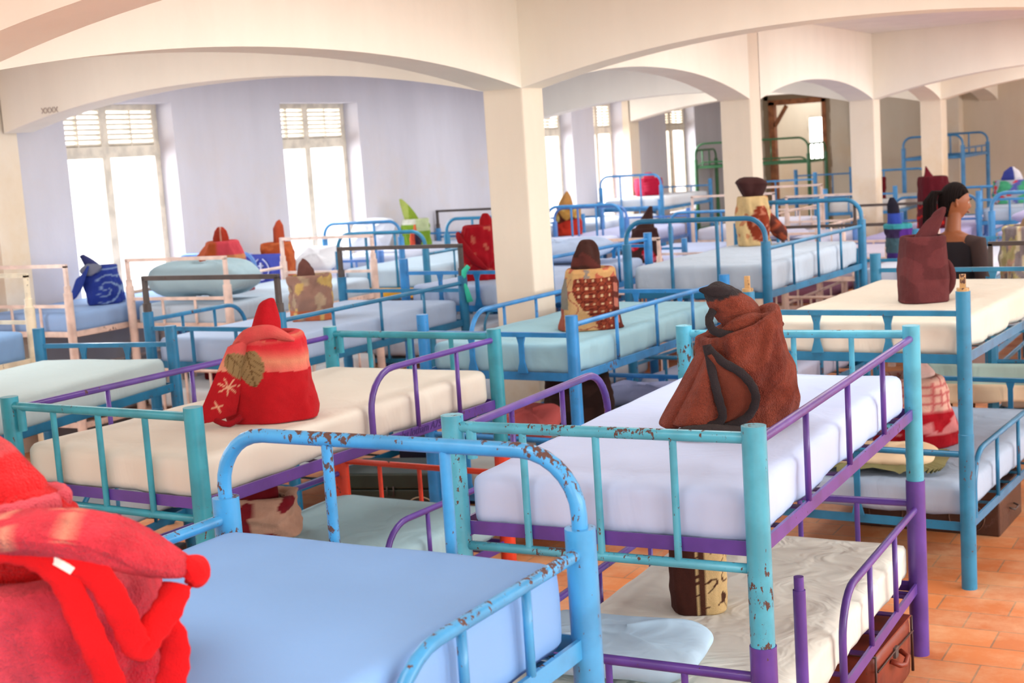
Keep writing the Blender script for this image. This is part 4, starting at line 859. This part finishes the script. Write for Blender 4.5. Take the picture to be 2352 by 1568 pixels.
ra2 = blanket('short dark brown and cream rolled blanket on the wrinkled lower mattress', -1.81, 4.42, .47, .095, .09, .30, lambda p, th, t: (80, 44, 36) if p.x < -.02 else ((84, 50, 36) if abs(noise.noise(p*19+Vector((2, 7, 1)))) < .045 or abs(p.x+.01) < .006 or abs(p.x-.004) < .004 else (226, 196, 140)) if t < .86 else (204, 140, 90), None, seed=22, res=(110, 70), amp=.006, rim=.14)
rb2 = blanket('cream rolled blanket with dark red roses on the lower bed below the leaf blanket', -4.03, 4.76, .47, .155, .14, .19, floral((226, 176, 148), [(150, 36, 46)], 9, 7, .2), dict(w=.085, d=.07, h=.16, at=(-.02, 0), lean=(-.0, 0), prof=((0, 1.25), (.4, 1.1), (.8, .9), (1, .6)), twist=.8, fold=.12, col=solid((128, 24, 32))), seed=23)
def plaid(p, th, t):
    if t > .52: return (206, 110, 108) if (p.x*22) % 1 < .15 or (p.z*22) % 1 < .15 else (236, 190, 172)
    return (222, 140, 140) if t > .2 and noise.noise(p*15) > .12 else (176, 22, 36)
rdl = blanket('red and pink checked rolled blanket on the lower bed by the flowered pillow', -1.70, 7.16, .475, .205, .17, .36, plaid, dict(w=.09, d=.08, h=.05, at=(.03, 0), prof=((0, 1.1), (.6, .9), (1, .5)), twist=.5, fold=.1, col=lambda p, th, t: (232, 196, 186)), seed=24, wr=((0, 1.05), (.5, .9), (1, .72)), wl=((0, 1), (1, .8)), rim=.22)
rhl = blanket('orange and dark red rolled blanket on the lower bed under the arched blue bunk', -3.55, 9.9, .47, .26, .16, .28, lambda p, th, t: (222, 150, 60) if p.x < -.17 else ((120, 26, 30) if p.x < .12 else (130, 30, 44)), None, seed=25, res=(50, 30))
rel = blanket('dark brown rolled blanket on the grey lower bed by the azure post', -3.72, 7.35, .47, .20, .17, .30, mottle((76, 52, 46), (62, 42, 38), 9), dict(w=.07, h=.06, prof=((0, 1.1), (1, .6)), col=solid((80, 54, 48))), seed=26, res=(50, 30))
rql = blanket('dark rust plush rolled blanket on the lower bed at the right edge', -1.2, 9.45, .47, .20, .17, .30, mottle((112, 38, 30), (96, 32, 26), 12), None, seed=27, res=(50, 30), m=M['plush'])
rjl = blanket('dark crimson rolled blanket beneath the pale pink bunk with the big pillow', -7.45, 8.5, .47, .14, .13, .34, mottle((124, 16, 24), (104, 12, 20), 9), None, seed=28, res=(40, 26))
# green flowered bag with a blue and white ball shaped bundle
bag = blanket('green, blue and red flowered bundle on the far bed above the woman\'s face', -2.72, 16.4, 1.172, .22, .17, .26, floral((170, 180, 196), [(80, 176, 130), (96, 100, 180), (206, 60, 60)], 9, 8, .06), dict(w=.11, d=.10, h=.13, at=(-.02, 0), prof=((0, 1.0), (.4, 1.05), (.8, .75), (1, .3)), twist=.4, fold=.03, col=lambda p, th, t: (226, 228, 238) if p.x > -.02 else (62, 74, 160)), seed=29, coil=False, name='cloth_bundle')
# teal cloth on the crimson blanket's rail
tg = MB().tube([(-4.83, 8.03, 1.36), (-4.86, 8.02, 1.33), (-4.875, 8.02, 1.26), (-4.85, 8.02, 1.2), (-4.83, 8.02, 1.12)], [.016, .02, .014, .016, .022], 12)
tag(tg.build('cloth_strip', cloth('mint_cloth', (70, 214, 180))), 'mint green cloth strip tied on the rail beside the large column', 'cloth')
# navy crested towel and lavender cover behind the orange blanket
for nm, lab, c_, x0, x1, y_, z0, z1 in (('crested_towel', 'navy towel with a pale crest hanging below the orange blanket', (66, 76, 160), -8.58, -8.08, 10.15, 1.32, 1.05), ('lavender_cover', 'lavender cover hanging left of the navy towel', (196, 200, 240), -8.80, -8.55, 10.3, 1.32, 1.05)):
    o = drape(nm, sheet(c_, .2), None, x0, x1, y_, z0, z1, .008); tag(o, lab, 'towel' if 'towel' in nm else 'cover')
    if 'towel' in nm:
        cr = [(-8.33+.09*math.cos(a)*(1-.3*math.sin(a)**2), 10.135, 1.18+.10*math.sin(a)) for a in [PI*.62+i*PI*1.76/20 for i in range(21)]]
        MB().tube(cr, .006, 6).tube([(-8.33, 10.135, 1.12), (-8.33, 10.135, 1.24)], .012, 6).tube([(-8.36, 10.135, 1.21), (-8.30, 10.135, 1.21)], .008, 6).build('crest', cloth('crest_white', (190, 196, 224)), o)
# ------------------------------------------------------------------ the standing woman
skin, nts, bs = mat('brown_skin', srgb(140, 80, 44), .5, 0, .4); bs.inputs['Subsurface Weight'].default_value = .05
hairm, nth, bh = mat('black_braided_hair', srgb(26, 19, 18), .9, 0, .1)
tcn = N(nth, 'ShaderNodeTexCoord'); wv = N(nth, 'ShaderNodeTexWave', i_Scale=28.0, i_Distortion=1.0); nth.links.new(tcn.outputs['Object'], wv.inputs['Vector']); bph = N(nth, 'ShaderNodeBump', i_Strength=.7, i_Distance=.01); nth.links.new(wv.outputs[0], bph.inputs['Height']); nth.links.new(bph.outputs[0], bh.inputs['Normal'])
topm = cloth('black_top', (34, 30, 34), .2); sheer = cloth('sheer_sleeve', (62, 48, 46), .3); skirtm = cloth('tan_skirt', (176, 138, 128), .2); orange = cloth('orange_wrap', (222, 140, 40), .3)
def ell(c, rx, ry, n=24, rz=0, up=None):
    return [Vector((c[0]+rx*math.cos(2*PI*k/n)*math.cos(rz)-ry*math.sin(2*PI*k/n)*math.sin(rz), c[1]+rx*math.cos(2*PI*k/n)*math.sin(rz)+ry*math.sin(2*PI*k/n)*math.cos(rz), c[2])) for k in range(n)]
def person(label, x, y, facing, headturn):
    # local frame: +y is the way the body faces, +x its right hand side
    root = empty('person', (x, y, 0), facing-PI/2); tag(root, label, 'person')
    Hh = -.0
    b = MB()
    # legs
    for s in (-1, 1):
        b.tube([(s*.085, 0, .88), (s*.09, .01, .7), (s*.085, .015, .48), (s*.08, -.005, .33), (s*.08, -.01, .08)], [.088, .075, .052, .05, .036], 14)
        b.tube([(s*.08, -.04, .035), (s*.082, .05, .035), (s*.085, .13, .022), (s*.085, .17, .018)], [.034, .036, .034, .018], 12)
    # torso
    prof = [(.84, .155, .105), (.92, .165, .11), (1.0, .135, .095), (1.08, .125, .09), (1.18, .145, .10), (1.28, .165, .10), (1.345, .175, .085), (1.385, .12, .07), (1.41, .06, .055)]
    b.loft([ell((0, 0, z), rx, ry) for z, rx, ry in prof])
    b.tube([(0, -.005, 1.36), (0, .0, 1.42), (0, .012, 1.49), (0, .02, 1.53)], [.06, .05, .047, .05], 18)
    # arms: right arm hangs slightly forward, left too; forearms forward
    hands = []
    for s in (-1, 1):
        sh = Vector((s*.178, -.005, 1.335)); el = Vector((s*.225, -.02, 1.06)); wr_ = Vector((s*.20, .13, .87))
        b.tube([sh, sh.lerp(el, .35), el, el.lerp(wr_, .35), wr_], [.048, .044, .036, .034, .024], 14)
        d = (wr_-el).normalized(); pm = wr_+d*.05
        b.tube([wr_, wr_+d*.03, pm+d*.03], 0, flat=(.014, .034)); side = Vector((0, d.z, -d.y)).normalized()
        for f, (o_, L_) in enumerate(((-.027, .068), (-.009, .076), (.009, .072), (.026, .056))):
            base = pm+d*.02+side*o_; curl = Vector((-s*.3, -.15, -.35)); p1 = base+d*L_*.45; p2 = p1+(d+curl*.5).normalized()*L_*.35; p3 = p2+(d+curl).normalized()*L_*.25
            b.tube([base, p1, p2, p3], [.0085, .008, .0075, .006], 8)
        tb = wr_+d*.025-side*.028; t1 = tb+(d*.6-side*.7).normalized()*.032; b.tube([tb-d*.005, t1, t1+(d-side*.2).normalized()*.028], [.011, .0095, .0075], 8)
    # head, built facing +y then turned
    hb = MB(); n = 40; R = []
    for i in range(33):
        a = -PI/2+PI*i/32; zz = math.sin(a); r = math.cos(a); ring = []
        for k in range(n):
            t = 2*PI*k/n; px = math.cos(t)*r; py = math.sin(t)*r
            X = px*.072; Y_ = py*.092; Z_ = zz*.118
            if zz < 0: X *= 1+.28*zz*(.6+.4*max(0, py)); Y_ *= 1+.16*zz if py < 0 else 1
            if py > 0:
                if zz < -.1: Y_ += .006*max(0, py)*(-zz)*2
                gx = math.exp(-(px/.16)**2)
                Y_ += gx*.022*math.exp(-((zz+.18)/.16)**2)*py            # nose
                Y_ += gx*.010*math.exp(-((zz+.02)/.14)**2)*py
                Y_ += math.exp(-(px/.3)**2)*.008*math.exp(-((zz+.50)/.07)**2)*py   # lips
                Y_ += math.exp(-(px/.28)**2)*.010*math.exp(-((zz+.80)/.12)**2)*py  # chin
                Y_ -= .007*math.exp(-((abs(px)-.38)/.16)**2)*math.exp(-((zz-.03)/.09)**2)  # eye sockets
                Y_ += .004*math.exp(-((zz-.2)/.12)**2)                   # brow
            ring.append(Vector((X, Y_, Z_)))
        R.append(ring)
    hb.loft(R)
    for s in (-1, 1):
        hb.tube([(s*.070, -.006, .012), (s*.080, -.014, .014), (s*.083, -.016, -.004), (s*.078, -.010, -.022), (s*.070, -.004, -.026)], [.007, .008, .007, .007, .006], 8)
    hm = Matrix.Translation((0, .028, 1.60)) @ Matrix.Rotation(headturn, 4, 'Z') @ Matrix.Rotation(-.18, 4, 'X')
    base = len(b.v); b.add([hm @ Vector(v) for v in hb.v], hb.f)
    body = b.build('body', skin, root)
    rm_ = body.modifiers.new('rm', 'REMESH'); rm_.mode = 'VOXEL'; rm_.voxel_size = .0055; rm_.use_smooth_shade = True
    sm = body.modifiers.new('sm', 'SMOOTH'); sm.factor = .5; sm.iterations = 3
    # eyes and lips
    white, *_ = mat('eye_white', srgb(235, 230, 225), .3); dark, *_ = mat('eye_dark', srgb(30, 20, 18), .3); lipm, *_ = mat('lips', srgb(140, 74, 66), .5)
    for s in (-1, 1):
        e = MB(); c = Vector((s*.029, .0795, .006)); e.loft([[hm @ (c+Vector((.011*math.cos(t)*math.cos(a), .005*math.cos(a)*math.sin(t), .0075*math.sin(a)))) for t in [2*PI*k/12 for k in range(12)]] for a in [-PI/2+PI*i/8 for i in range(9)]]); eo = e.build('eye', white, root)
        p_ = MB(); c = Vector((s*.029, .0825, .006)); p_.loft([[hm @ (c+Vector((.0058*math.cos(t)*math.cos(a), .003*math.cos(a)*math.sin(t), .0058*math.sin(a)))) for t in [2*PI*k/12 for k in range(12)]] for a in [-PI/2+PI*i/8 for i in range(9)]]); p_.build('iris', dark, eo)
        MB().tube([hm @ Vector((s*.014, .098, .024)), hm @ Vector((s*.03, .095, .030)), hm @ Vector((s*.046, .082, .024))], [.003, .0035, .002], 6).build('eyebrow', hairm, root)
    MB().tube([hm @ Vector((-.022, .093, -.056)), hm @ Vector((0, .104, -.054)), hm @ Vector((.022, .093, -.056))], [.003, .006, .003], 8).build('lips', lipm, root)
    # hair cap, braided rows and ponytail
    h = MB(); R = []
    for i in range(20):
        a = PI/2-(PI*.80)*i/19; zz = math.sin(a); r = max(.01, math.cos(a)); ring = []
        for k in range(48):
            t = 2*PI*k/48; px = math.cos(t); py = math.sin(t)
            lim = -.02 if py < -.1 else (.30 if py < .35 else .52)   # hairline height on the face side
            z_ = max(zz, lim-.0) if py > -.6 else zz
            r_ = math.sqrt(max(0, 1-z_*z_)); gr_ = 1+.02*math.sin(t*18)
            if py < -.1: gr_ *= 1.02
            ring.append(hm @ Vector((px*r_*.079*gr_*(1+.12*min(0, z_)), py*r_*.099*gr_-.004, z_*.126)))
        R.append(ring)
    h.loft(R); hair = h.build('hair', hairm, root)
    pt = [hm @ Vector((0, -.085, .045)), hm @ Vector((-.0, -.135, .04)), hm @ Vector((.0, -.155, -.02))]
    base_ = pt[-1]
    pt += [Vector((base_.x*1.05, base_.y-.005, 1.45)), Vector((base_.x*1.05, base_.y+.0, 1.32)), Vector((base_.x, base_.y+.01, 1.2))]
    for k in range(7):
        o_ = Vector((.030*math.cos(k*2*PI/7), .024*math.sin(k*2*PI/7), 0))
        MB().tube([p_+o_*(.4 if i < 2 else 1) for i, p_ in enumerate(pt)], [.016, .017, .017, .015, .012, .007], 8).build('braid', hairm, hair)
    # clothing
    t_ = MB(); t_.loft([ell((0, -.002, z), rx+.008, ry+.009, 32) for z, rx, ry in ((.86, .158, .108), (.92, .166, .112), (1.0, .14, .10), (1.08, .13, .095), (1.18, .15, .105), (1.27, .168, .105), (1.325, .165, .098), (1.352, .13, .085))], False); to_ = t_.build('top', topm, root)
    for s in (-1, 1):
        sh = Vector((s*.172, -.005, 1.335)); el = Vector((s*.225, -.02, 1.06)); MB().tube([sh+Vector((-s*.06, 0, .0)), sh, sh.lerp(el, .35), el, el.lerp(Vector((s*.20, .13, .87)), .3)], [.058, .060, .054, .046, .043], 18, caps=False).build('sleeve', sheer, root)
    sk = MB(); sk.loft([ell((0, 0, z), rx, ry, 36) for z, rx, ry in ((.94, .160, .118), (.86, .178, .128), (.7, .19, .15), (.5, .185, .16), (.35, .19, .17))], False); sk.build('skirt', skirtm, root)
    wv_ = MB(); wv_.loft([ell((0, 0, z), rx, ry, 36) for z, rx, ry in ((.93, .168, .127), (.955, .165, .122), (.975, .158, .116))], False); wv_.build('waist_wrap', orange, root)
    return root
person('woman in black top with sheer sleeves and long braided ponytail, back turned, face in profile', -1.90, 9.18, math.radians(72), math.radians(-42))

# ------------------------------------------------------------------ trunks and case under the beds
def trunk(label, x, y, rz, L_, W_, H_, rgb, group='metal trunks under the beds', marks=(196, 180, 150)):
    root = empty('storage_trunk', (x, y, 0), rz); tag(root, label, 'trunk', group); c = paint('trunk_%d_%d_%d' % rgb, rgb, .15, rough=.4)
    o = MB().box(-L_/2, -W_/2, 0, L_/2, W_/2, H_*.72).build('body', c, root, smooth=False); md = o.modifiers.new('b', 'BEVEL'); md.width = .008; md.segments = 2
    o = MB().box(-L_/2-.006, -W_/2-.006, H_*.73, L_/2+.006, W_/2+.006, H_).build('lid', c, root, smooth=False); md = o.modifiers.new('b', 'BEVEL'); md.width = .012; md.segments = 2
    mk = mat('trunk_mark', srgb(*marks), .7)[0]
    for s in (-1, 1):
        e = MB().tube([(s*L_*.28+.09*math.cos(a), -W_/2-.003, H_*.36+.08*math.sin(a)) for a in [2*PI*i/24 for i in range(25)]], .004, 6); e.build('painted_ring', mk, root)
    MB().tube([(-.02, -W_/2-.012, H_*.78), (-.02, -W_/2-.016, H_*.62), (.02, -W_/2-.016, H_*.62), (.02, -W_/2-.012, H_*.78)], .005, 8).build('hasp', P['black'], root)
    for s in (-1, 1): MB().tube([(s*(L_/2+.003), -.05, H_*.42), (s*(L_/2+.03), -.045, H_*.38), (s*(L_/2+.03), .045, H_*.38), (s*(L_/2+.003), .05, H_*.42)], .005, 8).build('handle', P['black'], root)
    return root
trunk('dark green metal trunk with faint pale rings left of the orange-red rail', -4.52, 6.6, .25, .62, .4, .34, (36, 52, 42))
trunk('navy metal trunk with a pale ring beyond the orange-red rail', -4.5, 7.25, .1, .66, .4, .36, (34, 38, 62))
trunk('black metal trunk under the grey lower bed by the azure post', -3.55, 8.0, .1, .7, .4, .25, (34, 36, 44))
trunk('dark green metal trunk under the blue arched bunk', -3.45, 9.9, .0, .7, .42, .24, (30, 50, 44))
trunk('navy metal trunk under the lower bed at the right edge', -1.12, 9.6, .0, .7, .42, .25, (30, 44, 84))
trunk('black metal trunk under the pale mint mattress bunk', -5.2, 4.9, .3, .7, .42, .24, (32, 32, 36))
trunk('dark brown wooden box under the grey-blue lower bed', -1.65, 7.45, -.05, .75, .5, .25, (74, 46, 34), marks=(90, 60, 44))
def suitcase():
    root = empty('suitcase', (-1.41, 5.0, 0), math.radians(-2)); tag(root, 'worn reddish brown suitcase standing under the purple bunk at the lower right', 'suitcase')
    lm = paint('case_leather', (128, 52, 34), .12, (104, 42, 30), rough=.45); dk = paint('case_edge', (62, 34, 26), 0, rough=.5)
    b = rbox(.26, .46, .235, .02, 6, 6, 6, lambda p, d: Vector((0, 0, 0))); o = b.build('body', lm, root); weld(o)
    for yy in (-.236, .236): MB().tube([(-.13, yy, .012), (-.13, yy, .23), (.13, yy, .23), (.13, yy, .012)], .006, 8).build('edge_piping', dk, root)
    MB().tube([(.135, -.23, .175), (.137, .0, .18), (.135, .23, .175)], .004, 8).build('zip', dk, root)
    MB().tube([(.133, -.06, .155), (.165, -.05, .14), (.168, 0, .125), (.165, .05, .14), (.133, .06, .155)], .010, 10).build('handle', lm, root)
    lk = MB().box(.130, -.018, .15, .140, .018, .19); lk.build('lock', P['black'], root, smooth=False)
    MB().box(-.13, -.23, .232, .13, .23, .238).build('lid', lm, root, smooth=False)
suitcase()
# purple ladder stub beside the near post of the brown blanket bunk
lad = MB().tube([(W_ := .955, .30, .30), (.955, .30, .78)], .019, 12).tube([(.955, .30, .78), (.955, .30, .82)], .015, 12); lad.build('ladder_stub', P['purple'], A, auto=40)
MB().tube([(.955, .30, .46), (.955, .06, .36)], .014, 10).build('ladder_rung', P['purple'], A)
